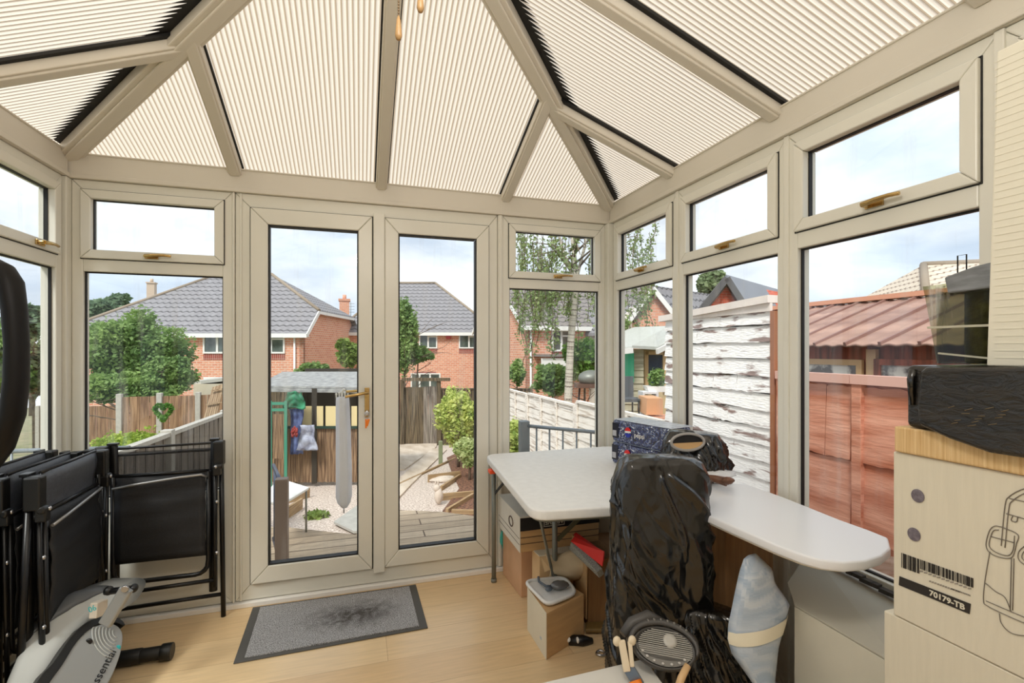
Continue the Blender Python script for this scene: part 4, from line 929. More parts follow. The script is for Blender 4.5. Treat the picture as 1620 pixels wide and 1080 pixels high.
q = MB(); q.bx(XS - .01, 1.525, Y0, .815, 1.109, 1.168); tag(q.build('corrugated_pad', mat('yellow_card', (.89, .77, .57), .85, col2=(.78, .63, .42), vs=20, stretch=(9, .2, 1), bump=.2, bs=30), bev=.004), 'yellowish corrugated cardboard pad between the printed carton and the black parcel', 'pad')
WRAPK = wrapmat('black_wrap', (.14, .115, .085), .30, .25, 14, col2=(.055, .05, .045), st=(1, 1.5, 4), dist=.02)
def wparcel():
    ys = [Y0, .35, .5, .6, .7, .76, .80]; vs = []
    e_ = empty('black_parcel', (1.35, .5, 1.17), 'parcel in creased black plastic on the cardboard pad at the right edge', 'parcel')
    q = MB(); q.bx(XS - .010, 1.52, Y0, .79, 1.170, 1.311); q.build('wrap', WRAPK, e_, bev=.012, seg=4)
    q = MB(); fx_ = XS - .035; q.prism([onX(*p, fx_) for p in ((1462, 580), (1454, 588), (1449, 640), (1452, 672), (1500, 694), (1562, 716), (1640, 728), (1700, 735), (1700, 580))], V((.024, 0, 0))); q.build('sagging_face', WRAPK, e_, bev=.008, seg=3)
    q = MB(); q.tube([onX(1446, 584, XS - .01), onX(1443, 600, XS - .012), onX(1443, 640, XS - .012)], [.008, .010, .006], 10); q.build('gathered_end', BINBAG, e_)
    q = MB()
    for k in range(14): 
        x = 1500 + (k * 37) % 90; y = 645 + (k * 23) % 30; q.tube([onX(x, y, XS - .0355), onX(x + 10 + k % 5, y - 3 + k % 4, XS - .0360)], .0008, 5)
    q.build('tape_scuffs', mat('scuff', (.42, .36, .26), .5), e_)
wparcel()
wp = empty('white_tall_panel', (1.24, .43, 1.312), 'tall white ribbed panel standing on the black parcel at the right edge', 'panel')
q = MB(); q.prism([V((1.222, y, z)) for y, z in ((.245, 1.313), (.657, 1.313), (.640, 1.945), (.245, 1.96))], V((.035, 0, 0))); q.build('sheet', mat('panel_cream', (.86, .84, .77), .5), wp, bev=.003)
q = MB()
for i in range(42): z = 1.33 + i * .0145; q.box((1.2218, .448 , z), (.0012, .39, .002))
q.build('ribs', MAT['panel_cream'], wp)
tk = empty('glass_tank', (1.36, .72, 1.312), 'smeared glass tank with dark sides standing behind the white panel', 'tank')
TG = glassmat('tank_glass', (.66, .68, .56), .05, streak=.75)
DK = mat('dark_moss', (.50, .45, .28), .5, col2=(.17, .13, .09), vs=22, bump=.3, bs=30)
q = MB(); q.prism([V((1.27, y, z)) for y, z in ((.615, 1.314), (.775, 1.314), (.800, 1.47), (.805, 1.495), (.615, 1.50))], V((.006, 0, 0)))
q.prism([V((x, .775, z)) for x, z in ((1.278, 1.314), (1.48, 1.314), (1.48, 1.48), (1.278, 1.48))], V((0, .006, 0))); q.build('glass_side', TG, tk)
q = MB(); q.bx(1.30, 1.47, .63, .742, 1.315, 1.485); q.build('dark_contents', DK, tk, bev=.006)
q = MB(); q.prism([V((1.262, y, z)) for y, z in ((.62, 1.478), (.750, 1.472), (.757, 1.510), (.70, 1.526), (.62, 1.536))], V((.21, 0, .0))); q.build('lid', mat('slate_lid', (.46, .47, .48), .4, var=.3, vs=14, stretch=(1, 4, 1)), tk, bev=.004)
q = MB(); q.bx(1.264, 1.269, .62, .792, 1.395, 1.400); q.beam((1.266, .62, 1.322), (1.266, .77, 1.338), .003, .004); q.build('shelf_line', mat('pale_edge', (.72, .70, .62), .4), tk)
q = MB(); p = onX(1493, 455, 1.30)
q.tube([(1.30, .752, 1.495), (1.30, .752, 1.560), (1.30, .735, 1.560), (1.30, .735, 1.515)], .0015, 5); q.build('wire_clip', BLACKM, tk)

# --- ceiling fan light above the view, with its two pull cords
cf = empty('ceiling_light', (XC, .45, 2.8), 'ceiling light overhead, out of frame, with two wooden pull cords', 'ceiling light')
q = MB(); q.tube([(XC, .45, ZA - .04), (XC, .45, 2.55)], .012); q.lathe([(.05, 0), (.09, .04), (.09, .09), (.03, .11)], (XC, .45, 2.45)); q.build('motor_housing', RAFT, cf)
for k in range(4):
    a = math.radians(20 + 90 * k); M_ = RZ(20 + 90 * k); q = MB(); q.box(V((XC, .45, 2.50)) + M_ @ V((.30, 0, 0)), (.42, .11, .008), M_); q.build('blade', RAFT, cf, bev=.003)
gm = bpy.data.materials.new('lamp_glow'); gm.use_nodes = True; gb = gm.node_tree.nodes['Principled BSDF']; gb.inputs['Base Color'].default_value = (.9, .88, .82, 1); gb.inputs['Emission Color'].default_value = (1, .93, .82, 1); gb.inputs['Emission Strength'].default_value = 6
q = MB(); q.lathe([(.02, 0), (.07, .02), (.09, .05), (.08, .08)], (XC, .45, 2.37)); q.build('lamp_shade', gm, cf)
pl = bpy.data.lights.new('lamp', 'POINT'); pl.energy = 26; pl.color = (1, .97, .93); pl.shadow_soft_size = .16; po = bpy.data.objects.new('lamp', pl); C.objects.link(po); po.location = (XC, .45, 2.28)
for (px, py, dd) in ((630.5, 52, 1.02), (665, 8, 1.0)):
    p = at(px, py, dd); q = MB(); q.tube([p + UP * .03, V((p.x, p.y, 2.44))], .0016, 6)
    for i in range(60): 
        z = p.z + .03 + i * .006
        if z < 2.44: q.blob((p.x, p.y, z), (.0024, .0024, .0024), 4)
    q.build('pull_cord', SILV if False else mat('bead_brown', (.50, .42, .32), .4, .4), cf)
    q = MB(); q.lathe([(.002, .035), (.004, .028), (.0065, .006), (.0075, -.006), (.005, -.014), (.001, -.016)][::-1], p); q.build('pull_knob', mat('knob_wood', (.66, .52, .34), .45), cf)
#@@EXTERIOR
# ================================================================ OUTSIDE
def leafmat(name, c1, c2, vs=1.5):
    m = mat(name, c1, .55, col2=c2, vs=vs, uv=False, lo=.3, hi=.7, translu=.35, spec=.3); return m
LEAF1 = leafmat('leaf_mid', (.66, .76, .46), (.38, .52, .30)); LEAF2 = leafmat('leaf_dark', (.54, .63, .48), (.38, .48, .38))
LEAF3 = leafmat('leaf_yellow', (.92, .92, .58), (.62, .72, .36), 6); LEAF4 = leafmat('leaf_birch', (.62, .70, .38), (.40, .52, .24))
BARK = mat('bark', (.42, .36, .30), .9, var=.3, vs=6, bump=.4, bs=12); BIRCH = mat('birch_bark', (.86, .82, .76), .8, col2=(.45, .38, .33), vs=4, stretch=(1, 6, 1), lo=.36, hi=.5)
def foliage(par, clumps, n, size, m, seed=1, name='foliage', hang=0, elong=1.6):
    r = random.Random(seed); q = MB(); tot = sum(c[1][0] * c[1][1] * c[1][2] for c in clumps) ** 1.0
    vs = []; fs = []
    for c, rad in clumps:
        k = int(n * (rad[0] * rad[1] * rad[2]) / tot) + 8
        for _ in range(k):
            while True:
                d = V((r.uniform(-1, 1), r.uniform(-1, 1), r.uniform(-1, 1)))
                if .12 < d.length < 1: break
            d = d.normalized() * (d.length ** .8) * r.choice((1, 1, 1, 1.18))
            f = 1 + .35 * mnoise.noise(d * 2.2 + V((seed, c[0], c[1])))
            p = V(c) + V((d.x * rad[0] * f, d.y * rad[1] * f, d.z * rad[2] * f))
            a = V((r.gauss(0, 1), r.gauss(0, 1), r.gauss(0, .6) - hang)).normalized(); b = a.cross(V((r.gauss(0, 1), r.gauss(0, 1), r.gauss(0, 1)))).normalized()
            s = size * r.uniform(.6, 1.3); i = len(vs)
            vs += [p - a * s * elong * .5, p + b * s * .5, p + a * s * elong * .5, p - b * s * .5]; fs.append((i, i + 1, i + 2, i + 3))
    q.add(vs, fs, False); return q.build(name, m, par)
def rclumps(c, R_, k, f=.5, seed=1):
    r = random.Random(seed); out = [(tuple(c), tuple(x * .62 for x in R_))]; k = int(k * 2.3); f *= .72
    for _ in range(k):
        d = V((r.gauss(0, 1), r.gauss(0, 1), r.gauss(0, 1))).normalized() * r.uniform(.55, .95)
        s = f * r.uniform(.5, 1.15); d = d * r.uniform(.8, 1.15); out.append(((c[0] + d.x * R_[0] * .8, c[1] + d.y * R_[1] * .8, c[2] + d.z * R_[2] * .8), (R_[0] * s, R_[1] * s, R_[2] * s)))
    return out
def branch(q, p, d, L, r0, depth, rg):
    pts = [V(p)]; dd = V(d).normalized()
    for i in range(4): dd = (dd + V((rg.gauss(0, .16), rg.gauss(0, .16), rg.gauss(0, .08)))).normalized(); pts.append(pts[-1] + dd * L / 4)
    q.tube(pts, [r0 * (1 - .15 * i) for i in range(5)], 7)
    if depth:
        for i in range(3): branch(q, pts[2 + i % 3], (dd + V((rg.gauss(0, .8), rg.gauss(0, .8), rg.gauss(.1, .4)))).normalized(), L * .62, r0 * .5, depth - 1, rg)
def tree(label, base, c, R_, n, size, m, seed, k=9, group=None, cat='tree', name='tree', bark=None, f=.42, tw=.1):
    e_ = empty(name, base, label, cat, group); rg = random.Random(seed)
    q = MB(); b = V(base) - UP * .1; mid = V(c); q.tube([b, b + (mid - b) * .5, mid], [tw, tw * .8, tw * .5], 8)
    for i in range(5): branch(q, b + (mid - b) * (.5 + .1 * i), V((rg.gauss(0, 1), rg.gauss(0, 1), .8)), max(R_) * .8, tw * .4, 1, rg)
    q.build('trunk', bark or BARK, e_); foliage(e_, rclumps(c, R_, k, f, seed), n, size, m, seed); return e_
def ground_at(p): return V((p.x, p.y, gz(p.y)))

# ground
q = MB(); xs = [-40, -22, -12, -6, -1.6, 0, 2.6, 6, 12, 24, 45]; ysg = [2.95, 4.5, 8, 12, 20, 32, 50, 90]
vs = [V((x, y, gz(y))) for y in ysg for x in xs]; nx = len(xs)
q.add(vs, [(j * nx + i, j * nx + i + 1, (j + 1) * nx + i + 1, (j + 1) * nx + i) for j in range(len(ysg) - 1) for i in range(nx - 1)])
for sx in (-1, 1):
    a, b = (-40, XL - .3) if sx < 0 else (XR + .3, 45); q.add([V((a, -8, -.9)), V((b, -8, -.9)), V((b, 2.95, -.9)), V((a, 2.95, -.9))], [(0, 1, 2, 3)])
struct(q, 'ground', mat('garden_ground', (.62, .58, .47), .95, col2=(.46, .49, .33), vs=1.3, bump=.4, bs=20))
def gpoly(name, px, m, lift, label=None, cat=None, kind=None, th=.03):
    q = MB(); q.prism([onG(*p) + UP * lift for p in px], UP * th); o = q.build(name, m); return tag(o, label, cat, kind=kind)
GRAV = mat('gravel', (.93, .87, .82), .9, col2=(.62, .54, .48), vs=34, vdet=6, bump=.8, bs=60, lo=.34, hi=.62)
SLABM = mat('slab_path', (.86, .80, .73), .9, col2=(.74, .67, .59), vs=1.2, stretch=(3, 1, 1))
gpoly('gravel', [(380, 860), (400, 760), (430, 722), (640, 712), (690, 705), (742, 705), (1000, 800), (1100, 860)], GRAV, .005, 'pinkish gravel spread between deck and garden beds', 'gravel', 'stuff', .012)
gpoly('paved_path', [(620, 803), (620, 771), (684, 711), (707, 713), (650, 770)], SLABM, .02, 'pale paved path leading from the deck to the back gate', 'path')
gpoly('paved_strip', [(560, 712), (640, 702), (692, 702), (690, 709), (640, 745), (560, 752)], SLABM, .019, 'flat paved patch in front of the back gate', 'path')
gpoly('stone_slab', [(528, 834), (572, 802), (600, 812), (600, 846), (560, 850)], mat('grey_slab', (.68, .67, .64), .9, var=.1), .05, 'grey stone slab stepping down from the deck', 'slab')
MUL = mat('bark_mulch', (.60, .42, .32), .95, col2=(.24, .17, .14), vs=26, vdet=5, bump=.8, bs=50)
gpoly('bark_mulch', [(707, 726), (735, 712), (800, 716), (800, 840), (700, 812), (727, 775), (715, 750)], MUL, .02, 'reddish bark mulch filling the timber-edged beds', 'mulch', 'stuff', .02)
# deck
DECKM = brick('deck_boards', (.78, .70, .60), (.70, .62, .52), (.38, .31, .25), 3.6, .14, .006, .75, .4, .28, .5, (.8, 10, 1), 5)
DZ = -.15
dp = [onZ(452, 833, DZ), onZ(562, 845, DZ), onZ(628, 806, DZ), onZ(700, 809, DZ), onZ(760, 817, DZ), onZ(860, 832, DZ)]
q = MB(); poly = [V((-1.55, 2.95, DZ)), V((-1.55, dp[0].y + .3, DZ)), dp[0]] + dp[1:5] + [V((2.55, 4.0, DZ)), V((2.55, 2.95, DZ))]
q.prism([p - UP * .03 for p in poly], UP * .03); de = empty('wooden_deck', (.5, 3.5, -.9), 'weathered wooden deck outside the glazed doors', 'deck'); q.build('deck_boards', DECKM, de, bev=.004)
q = MB()
for i in range(len(poly) - 1): q.beam(poly[i] - UP * .11, poly[i + 1] - UP * .11, .03, .15)
q.build('fascia_board', mat('deck_fascia', (.62, .52, .42), .8, var=.15), de)
q = MB()
for i in range(5): 
    for y in (3.05, 4.0): q.bx(-1.4 + i * .95, -1.3 + i * .95, y, y + .1, -.92, -.18)
q.build('joist_posts', MAT['deck_fascia'], de)
st = MB(); a = dp[2]; st.prism([onZ(575, 842, -.33), onZ(632, 803, -.33), onZ(760, 806, -.33), V((2.4, 4.05, -.33)), V((1.0, 3.9, -.33)), V((.2, 3.8, -.33))], UP * .05)
# fences
def boards(q, a, b, h, w_, th, jit=.006, seed=1, z0=0, slope=True):
    r = random.Random(seed); a, b = V(a), V(b); L = (b - a).length; n = max(1, int(L / w_)); d = (b - a) / n; nn = V((-d.y, d.x, 0)).normalized()
    for i in range(n):
        p = a + d * i; o = nn * (.006 * (i % 2)) + UP * r.uniform(-jit, jit); u = d * .94
        q.hexa([p + o, p + u + o, p + u + o + nn * th, p + o + nn * th] + [x + UP * h for x in (p + o, p + u + o, p + u + o + nn * th, p + o + nn * th)])
def fence(name, label, a, b, h, m, npan=3, post=None, w_=.11, cap=True, pw=.09, group=None, cat='fence', ph=.06):
    a, b = V(a), V(b); e_ = empty(name, a, label, cat, group)
    for i in range(npan):
        p, u = a + (b - a) * (i / npan), a + (b - a) * ((i + 1) / npan); q = MB(); boards(q, p, u, h, w_, .02, seed=i + 3); q.build('panel', m, e_)
        if cap: q = MB(); q.beam(p + UP * (h + .02), u + UP * (h + .02), .07, .035); q.build('capping', post or m, e_)
    for i in range(npan + 1):
        p = a + (b - a) * (i / npan); q = MB(); q.box(p + UP * (h + ph) / 2, (pw, pw, h + ph)); q.build('post', post or m, e_, bev=.006)
    return e_
def woodm(name, c, c2, rough=.85, st=(9, .5, 1), vs=3, b=.3): return mat(name, c, rough, col2=c2, vs=vs, stretch=st, bump=b, bs=25, vdet=6)
BRN = woodm('brown_boards', (.70, .56, .43), (.46, .34, .25)); GRYW = woodm('grey_boards', (.62, .58, .53), (.36, .32, .29)); CONC = mat('concrete_post', (.72, .70, .66), .9, var=.08, vs=20)
DKW = woodm('dark_boards', (.50, .43, .33), (.20, .17, .13))
# left boundary fence (along the garden) and the brown fence of the next garden
fence('side_fence', 'grey weathered board fence running down the left of the garden', (-1.62, 3.1, -.95), (-1.62, 6.9, -1.05), 1.58, GRYW, 2, CONC, .09)
fence('brown_fence', 'brown board fence with concrete posts across the neighbouring garden', onG(60, 731) + UP * 0, onG(187, 722), 1.50, BRN, 2, CONC, .12, cap=False)
p0, p1 = at(189, 735, 9.2), at(372, 735, 9.8)
hF = 0
zt0 = at(189, 628, 9.2).z; q_ = fence('board_fence', 'tall brown board fence behind the green rounded shrub, with heart wreath', V((p0.x, p0.y, zt0 - 1.75)), V((p1.x, p1.y, zt0 - 1.75)), 1.75, BRN, 3, CONC, .14, cap=False)
# heart wreath
hc = at(258, 650, 9.1); q = MB(); pts = []
for i in range(48):
    t_ = 2 * math.pi * i / 48; hx, hy = 16 * math.sin(t_) ** 3, 13 * math.cos(t_) - 5 * math.cos(2 * t_) - 2 * math.cos(3 * t_) - math.cos(4 * t_)
    pts.append(hc + RV * hx * .0095 + UP * (hy * .0095))
we = empty('heart_wreath', hc - FV * .02, 'green heart-shaped leaf wreath hanging on the brown board fence', 'wreath'); q.tube(pts, .012, 6, closed=True); q.build('hoop', BARK, we)
foliage(we, [(tuple(p), (.035, .035, .035)) for p in pts], 700, .04, leafmat('wreath_leaf', (.55, .72, .35), (.30, .50, .18)), 5, 'leaves')
# trellis sticks leaning on it
q = MB(); 
for i in range(6): q.beam(at(310 + i * 4, 712, 8.5), at(338 + i * 3, 612 - i, 9.0), .03, .02)
q.beam(at(326, 640, 8.8), at(352, 636, 8.8), .03, .02); q.beam(at(334, 618, 8.9), at(352, 615, 8.9), .03, .02)
tag(q.build('trellis', woodm('trellis_wood', (.72, .62, .50), (.52, .42, .32))), 'fan-shaped wooden trellis leaning at the right end of the brown fence', 'trellis')
# back gate and dark fence
g0, g1_ = at(600, 702, 15.4), at(638, 702, 15.4); zb = at(640, 703, 15.4).z
fence('back_fence', 'dark stained board fence left of the back gate', V((at(395, 700, 15.4).x, at(395, 700, 15.4).y, zb)), V((at(630, 700, 15.4).x, at(630, 700, 15.4).y, zb)), 1.9, DKW, 3, DKW, .12)
ge = empty('garden_gate', at(660, 703, 15.4), 'wooden garden gate, dark left half and pale right half, at the path end', 'gate')
for x0, x1, m_ in ((639, 670, DKW), (670, 692, GRYW)):
    q = MB(); a, b = at(x0, 700, 15.4), at(x1, 700, 15.4); boards(q, V((a.x, a.y, zb)), V((b.x, b.y, zb)), 1.82 if x0 < 650 else 1.84, .12, .03); q.build('boards', m_, ge)
q = MB(); a, b = at(636, 600, 15.3), at(712, 600, 15.3); q.beam(a, b, .1, .1)
for x in (636, 694): p = at(x, 600, 15.35); q.box((p.x, p.y, (zb + p.z) / 2), (.12, .12, p.z - zb))
q.build('gate_frame', DKW, ge)
fence('back_fence', 'dark stained board fence right of the back gate behind the yellow bush', V((at(696, 700, 15.4).x, at(696, 700, 15.4).y, zb)), V((at(840, 700, 15.4).x, at(840, 700, 15.4).y, zb)), 1.75, DKW, 2, DKW, .12)
# white lap panel fence on the right, descending with the garden
LAPW = mat('lap_white', (.95, .92, .88), .85, col2=(.72, .65, .58), vs=4, stretch=(.6, 9, 1), vdet=7, lo=.30, hi=.50, bump=.4, bs=20)
def lap(name, label, X_, ya, yb, zb_, ztop, m, n, bat, par=None, rows=.15, flipd=-1):
    e_ = empty(name, (X_, (ya + yb) / 2, zb_), label, 'fence', 'lap fence panels on the right boundary' if par else None)
    q = MB(); z = zb_; r = random.Random(int(ya * 10))
    while z < ztop - .01:
        h = min(rows * 1.12, ztop - z); k = 7; top0 = 0
        for i in range(k):
            y0, y1 = ya + (yb - ya) * i / k, ya + (yb - ya) * (i + 1) / k; w0 = r.uniform(-.008, .008); w1 = r.uniform(-.008, .008)
            q.hexa([(X_ - .022, y0, z + w0), (X_ - .010, y0, z), (X_ - .010, y1, z), (X_ - .022, y1, z + w0), (X_ - .006, y0, z + h), (X_ + .002, y0, z + h), (X_ + .002, y1, z + h), (X_ - .006, y1, z + h)])
        z += rows
    q.build('slats', m, e_)
    for i in range(bat):
        y = ya + (yb - ya) * i / max(1, bat - 1); q = MB(); q.box((X_ - .032, y, (zb_ + ztop) / 2), (.02, .045, ztop - zb_)); q.build('batten', m, e_)
    q = MB(); q.beam((X_ - .01, ya, ztop + .012), (X_ - .01, yb, ztop + .012), .06, .03); q.build('capping', m, e_); return e_
ys_ = [3.7, 5.55, 7.4, 9.25, 11.1]
for i in range(4):
    lap('lap_fence_panel', ('white lap fence panel nearest the railing', 'white lap fence panel, second from the railing', 'white lap fence panel, third from the railing', 'far white lap fence panel beside the bushes')[i], 2.6, ys_[i] + .03, ys_[i + 1] - .03, -.95 - .11 * i, .69 - .04 * i - (.02 if i % 2 else 0), LAPW, 0, 4, True)
# near whitewashed panel and red panels beside the right windows
WW = mat('whitewashed', (.98, .965, .95), .8, col2=(.58, .49, .46), vs=3.0, stretch=(1.1, 5, 1), vdet=8, lo=.37, hi=.43, bump=.5, bs=18)
def planks(name, label, X_, ya, yb, zb_, ztop, m, seed, tilt=0, ph=.115, edge=None):
    e_ = empty(name, (X_, (ya + yb) / 2, zb_), label, 'fence'); r = random.Random(seed); q = MB(); z = zb_
    while z < ztop - .02:
        cuts = sorted([ya, yb] + [ya + (yb - ya) * r.uniform(.25, .8) for _ in range(r.choice((0, 1, 1, 2)))])
        for a, b in zip(cuts, cuts[1:]):
            k = 6; pts = []
            for i in range(k + 1):
                y = a + .002 + (b - a - .004) * i / k; t_ = tilt * (y - ya) ; w0 = r.uniform(-.006, .006); w1 = r.uniform(-.009, .005)
                pts.append((y, z + t_ + w0, z + t_ + ph - .004 + w1))
            for i in range(k):
                (y0, a0_, b0_), (y1, a1_, b1_) = pts[i], pts[i + 1]; b0_, b1_ = min(b0_, ztop), min(b1_, ztop)
                q.hexa([(X_ - .026, y0, a0_), (X_ - .012, y0, a0_), (X_ - .012, y1, a1_), (X_ - .026, y1, a1_), (X_ - .010, y0, b0_), (X_, y0, b0_), (X_, y1, b1_), (X_ - .010, y1, b1_)])
        z += ph
    q.build('planks', m, e_)
    return e_
pn_ = planks('whitewashed_fence', 'tall whitewashed plank panel close outside the middle right window', 2.6, 2.53, 3.70, -.9, 1.60, WW, 4)
q = MB(); q.beam((2.59, 2.53, 1.68), (2.59, 3.75, 1.62), .09, .05); q.prism([V((2.585, y, z)) for y, z in ((2.53, 1.60), (3.75, 1.595), (3.75, 1.615), (3.1, 1.625), (2.53, 1.66))], V((-.02, 0, 0))); q.build('capping', mat('cap_pinkish', (.90, .85, .81), .7, var=.05), pn_)
q = MB(); q.box((2.60, 2.515, .35), (.07, .03, 2.5)); q.build('edge_post', mat('rust_brown', (.62, .40, .27), .7), pn_)
q = MB(); q.bx(2.604, 2.62, 2.53, 3.7, -.9, 1.6); q.build('backing', DKW, pn_)
REDW = mat('red_boards', (.86, .62, .52), .8, col2=(.70, .42, .31), vs=3, stretch=(.7, 4, 1), vdet=7, bump=.3, bs=15)
for i, (ya, yb) in enumerate(((-.5, .9), (.9, 1.98), (1.98, 2.48))):
    e_ = planks('red_fence', ('red-brown plank fence beside the stack of cartons', 'red-brown plank fence in the middle of the large right window', 'red-brown plank fence next to the whitewashed panel')[i], 2.6, ya + .012, yb - .012, -.9, 1.17, REDW, 9 + i, 0, .41)
    q = MB(); q.box((2.585, yb - .03, .14), (.05, .055, 2.08)); q.build('post', REDW, e_, bev=.004)
    q = MB(); q.beam((2.58, ya, 1.185), (2.58, yb - .003, 1.185), .06, .05); q.build('capping', mat('pink_cap', (.84, .66, .60), .7), e_)
    q = MB(); q.bx(2.603, 2.612, ya + .01, yb - .01, -.9, 1.16); q.build('backing', REDW, e_)
# pale arched planter rim low outside the large right window
q = MB()
for z, rr_, hh, mm in ((.28, .52, .05, 0),): q.lathe([(.30, -.45), (.36, -.05), (.44, .0), (.44, .05), (.40, .06), (.38, .0)], (2.08, 1.35, .32), n=40)
tag(q.build('stone_planter', mat('stone_pink', (.80, .70, .64), .7, col2=(.52, .36, .24), vs=3, stretch=(.5, 6, 1))), 'round pinkish planter just outside the large right window', 'planter')
q = MB(); q.lathe([(.10, 0), (.10, .76)], (2.08, 1.35, -.9)); tag(q.build('plinth', CONC), 'plinth carrying the round planter outside the right window', 'plinth')

# red shed beyond the red fence
sh = empty('red_shed', (4.6, 2.2, -.9), 'red shed with a corrugated pinkish metal roof beyond the red fence', 'shed')
RSW = mat('shed_red_wood', (.66, .36, .26), .8, col2=(.42, .24, .17), vs=3, stretch=(8, .5, 1))
q = MB(); q.prism([V(p) for p in ((4.12, .2, -.9), (5.4, .2, -.9), (5.4, .2, 1.80), (5.25, .2, 1.82), (4.12, .2, 1.425))], V((0, 5.3, 0))); q.build('wall', RSW, sh)
q = MB(); y = 0.05; vs = []; NN = 210
for i in range(NN + 1):
    yy = .05 + 5.6 * i / NN; h = .006 * math.sin(i * 2 * math.pi / 5 * 1.0)
    vs += [V((3.95, yy, 1.372 + h)), V((5.3, yy, 1.85 + h)), V((5.3, yy, 1.87 + h)), V((3.95, yy, 1.392 + h))]
q.add(vs, [(4 * i, 4 * i + 1, 4 * i + 5, 4 * i + 4) for i in range(NN)] + [(4 * i + 3, 4 * i + 7, 4 * i + 6, 4 * i + 2) for i in range(NN)] + [(4 * i, 4 * i + 4, 4 * i + 7, 4 * i + 3) for i in range(NN)], True)
q.build('corrugated_roof', mat('roof_pink', (.72, .575, .51), .6, col2=(.55, .42, .375), vs=3, stretch=(1.2, .12, 1), vdet=5), sh)
q = MB()
for i in range(19): q.beam((3.94, .2 + i * .29, 1.394), (5.28, .2 + i * .29, 1.872), .022, .03)
q.build('roof_ribs', mat('rib_brown', (.56, .42, .38), .6), sh)
q = MB(); q.beam((5.3, .0, 1.90), (5.3, 5.7, 1.90), .14, .05); q.build('ridge_cap', mat('ridge_salmon', (.84, .60, .48), .6), sh)
def shwin(y0, y1, z0, z1, par, x=4.10, fr=None):
    q = MB(); W_ = Wall((x, 0, 0), (0, 1, 0), (-1, 0, 0)); ring(q, W_, y0, y1, z0, z1, .05, .05, .05, .05, 0, .03); f = q.build('window_frame', fr or MAT['pale_wood'], par)
    q = MB(); rect(q, W_, y0 + .05, y1 - .05, z0 + .05, z1 - .05, .0, .012); q.build('window_pane', mat('shed_glass', (.86, .84, .79), .15, col2=(.30, .24, .20), vs=5, spec=.8, lo=.45, hi=.55), par)
shwin(3.05, 3.75, .78, 1.26, sh); shwin(2.30, 2.95, .6, 1.27, sh, fr=RSW)
q = MB(); q.box((4.10, 2.98, 1.0), (.04, .08, .7)); q.box((4.10, 2.22, .9), (.05, .12, .9)); q.build('pale_post', MAT['pale_wood'], sh)
# railings
RG = mat('rail_grey', (.52, .55, .57), .4, .4)
def railing(name, label, a, b, h, n, posts=(0, 1), m=None, mp=None):
    e_ = empty(name, a, label, 'railing'); a, b = V(a), V(b); m = m or RG
    q = MB(); q.tube([a + UP * h, b + UP * h], .014, 8); q.tube([a + UP * .08, b + UP * .08], .012, 8); q.build('rail', m, e_)
    for i in range(1, n):
        p = a + (b - a) * i / n; q = MB(); q.tube([p + UP * .08, p + UP * h], .0075, 6); q.build('baluster', m, e_)
    for t_ in posts: q = MB(); p = a + (b - a) * t_; q.box(p + UP * (h + .04) / 2, (.075, .075, h + .04)); q.build('post', mp or m, e_, bev=.006)
    return e_
ra = at(829, 700, 3.9); rb = at(958, 700, 3.55)
zt_ = at(829, 673, 3.9).z
railing('deck_railing', 'grey metal railing with square post in front of the white lap fence', V((ra.x, ra.y, DZ)), V((rb.x, rb.y, DZ)), zt_ - DZ, 6, (0,))
ra, rb = at(-60, 700, 3.0), at(205, 700, 3.15); zt_ = at(60, 713, 3.05).z
railing('deck_railing', 'grey metal railing outside the far left window', V((ra.x, ra.y, DZ - .05)), V((rb.x, rb.y, DZ - .05)), zt_ - DZ + .05, 7, ())
ra, rb = at(425, 880, 3.45), at(446, 890, 3.12); zt_ = at(446, 766, 3.12).z; zz_ = -.145
railing('stair_railing', 'dark metal baluster panel seen edge-on through the left door', V((ra.x, ra.y + .2, zz_)), V((rb.x, rb.y, zz_)), zt_ - zz_, 7, (1,), m=mat('blue_black_metal', (.25, .30, .40), .35, .3), mp=mat('rust_post', (.45, .38, .34), .5))
# small white table on the deck
wt = empty('patio_table', at(470, 866, 3.8), 'small white patio table with thin legs on the deck behind the left door', 'table')
zt_ = at(488, 777, 3.95).z; c_ = [at(440, 800, 3.55), at(454, 792, 3.6), at(488, 773, 4.0), at(452, 765, 4.35), at(425, 775, 4.2)]
c_ = [V((p.x, p.y, zt_)) for p in (at(410, 783, 3.6), at(452, 788, 3.62), at(489, 777, 4.0), at(440, 768, 4.3))]
q = MB(); q.prism(c_, UP * .02); q.build('table_top', MAT['white_trim'], wt, bev=.004)
for p in c_[1:3]:
    q = MB(); p = p + (sum(c_, V((0, 0, 0))) / 4 - p) * .12; q.tube([V((p.x, p.y, DZ)), V((p.x, p.y, zt_))], .008); q.build('leg', GREYM, wt)
# timber edges of the beds
TIM = woodm('bed_timber', (.74, .62, .46), (.52, .42, .30), st=(.6, 9, 1))
def timber(px, h, label): 
    q = MB(); a, b = onG(*px[0]), onG(*px[1]); q.beam(a + UP * h / 2, b + UP * h / 2, .045, h); tag(q.build('timber_board', TIM, bev=.004), label, 'timber', 'timber edging of the garden beds')
timber([(677, 764), (728, 757)], .16, 'timber edging board nearest the post at the top of the beds'); timber([(728, 757), (697, 778)], .10, 'diagonal timber edging board below the top board')
timber([(699, 793), (750, 788)], .13, 'horizontal timber edging board halfway down the beds'); timber([(750, 788), (707, 815)], .10, 'diagonal timber edging board ending at the deck')
timber([(625, 772), (720, 727)], .06, 'long low timber edge along the paved path'); timber([(715, 816), (770, 818)], .10, 'short timber board beside the deck edge')
for a, b, l_ in (((432, 762), (487, 757), 'left raised bed, back board'), ((487, 757), (452, 772), 'left raised bed, upper corner board'), ((445, 800), (489, 788), 'left raised bed, middle board'), ((445, 828), (477, 806), 'left raised bed, front corner board')):
    timber([a, b], .18, 'timber board of the ' + l_)
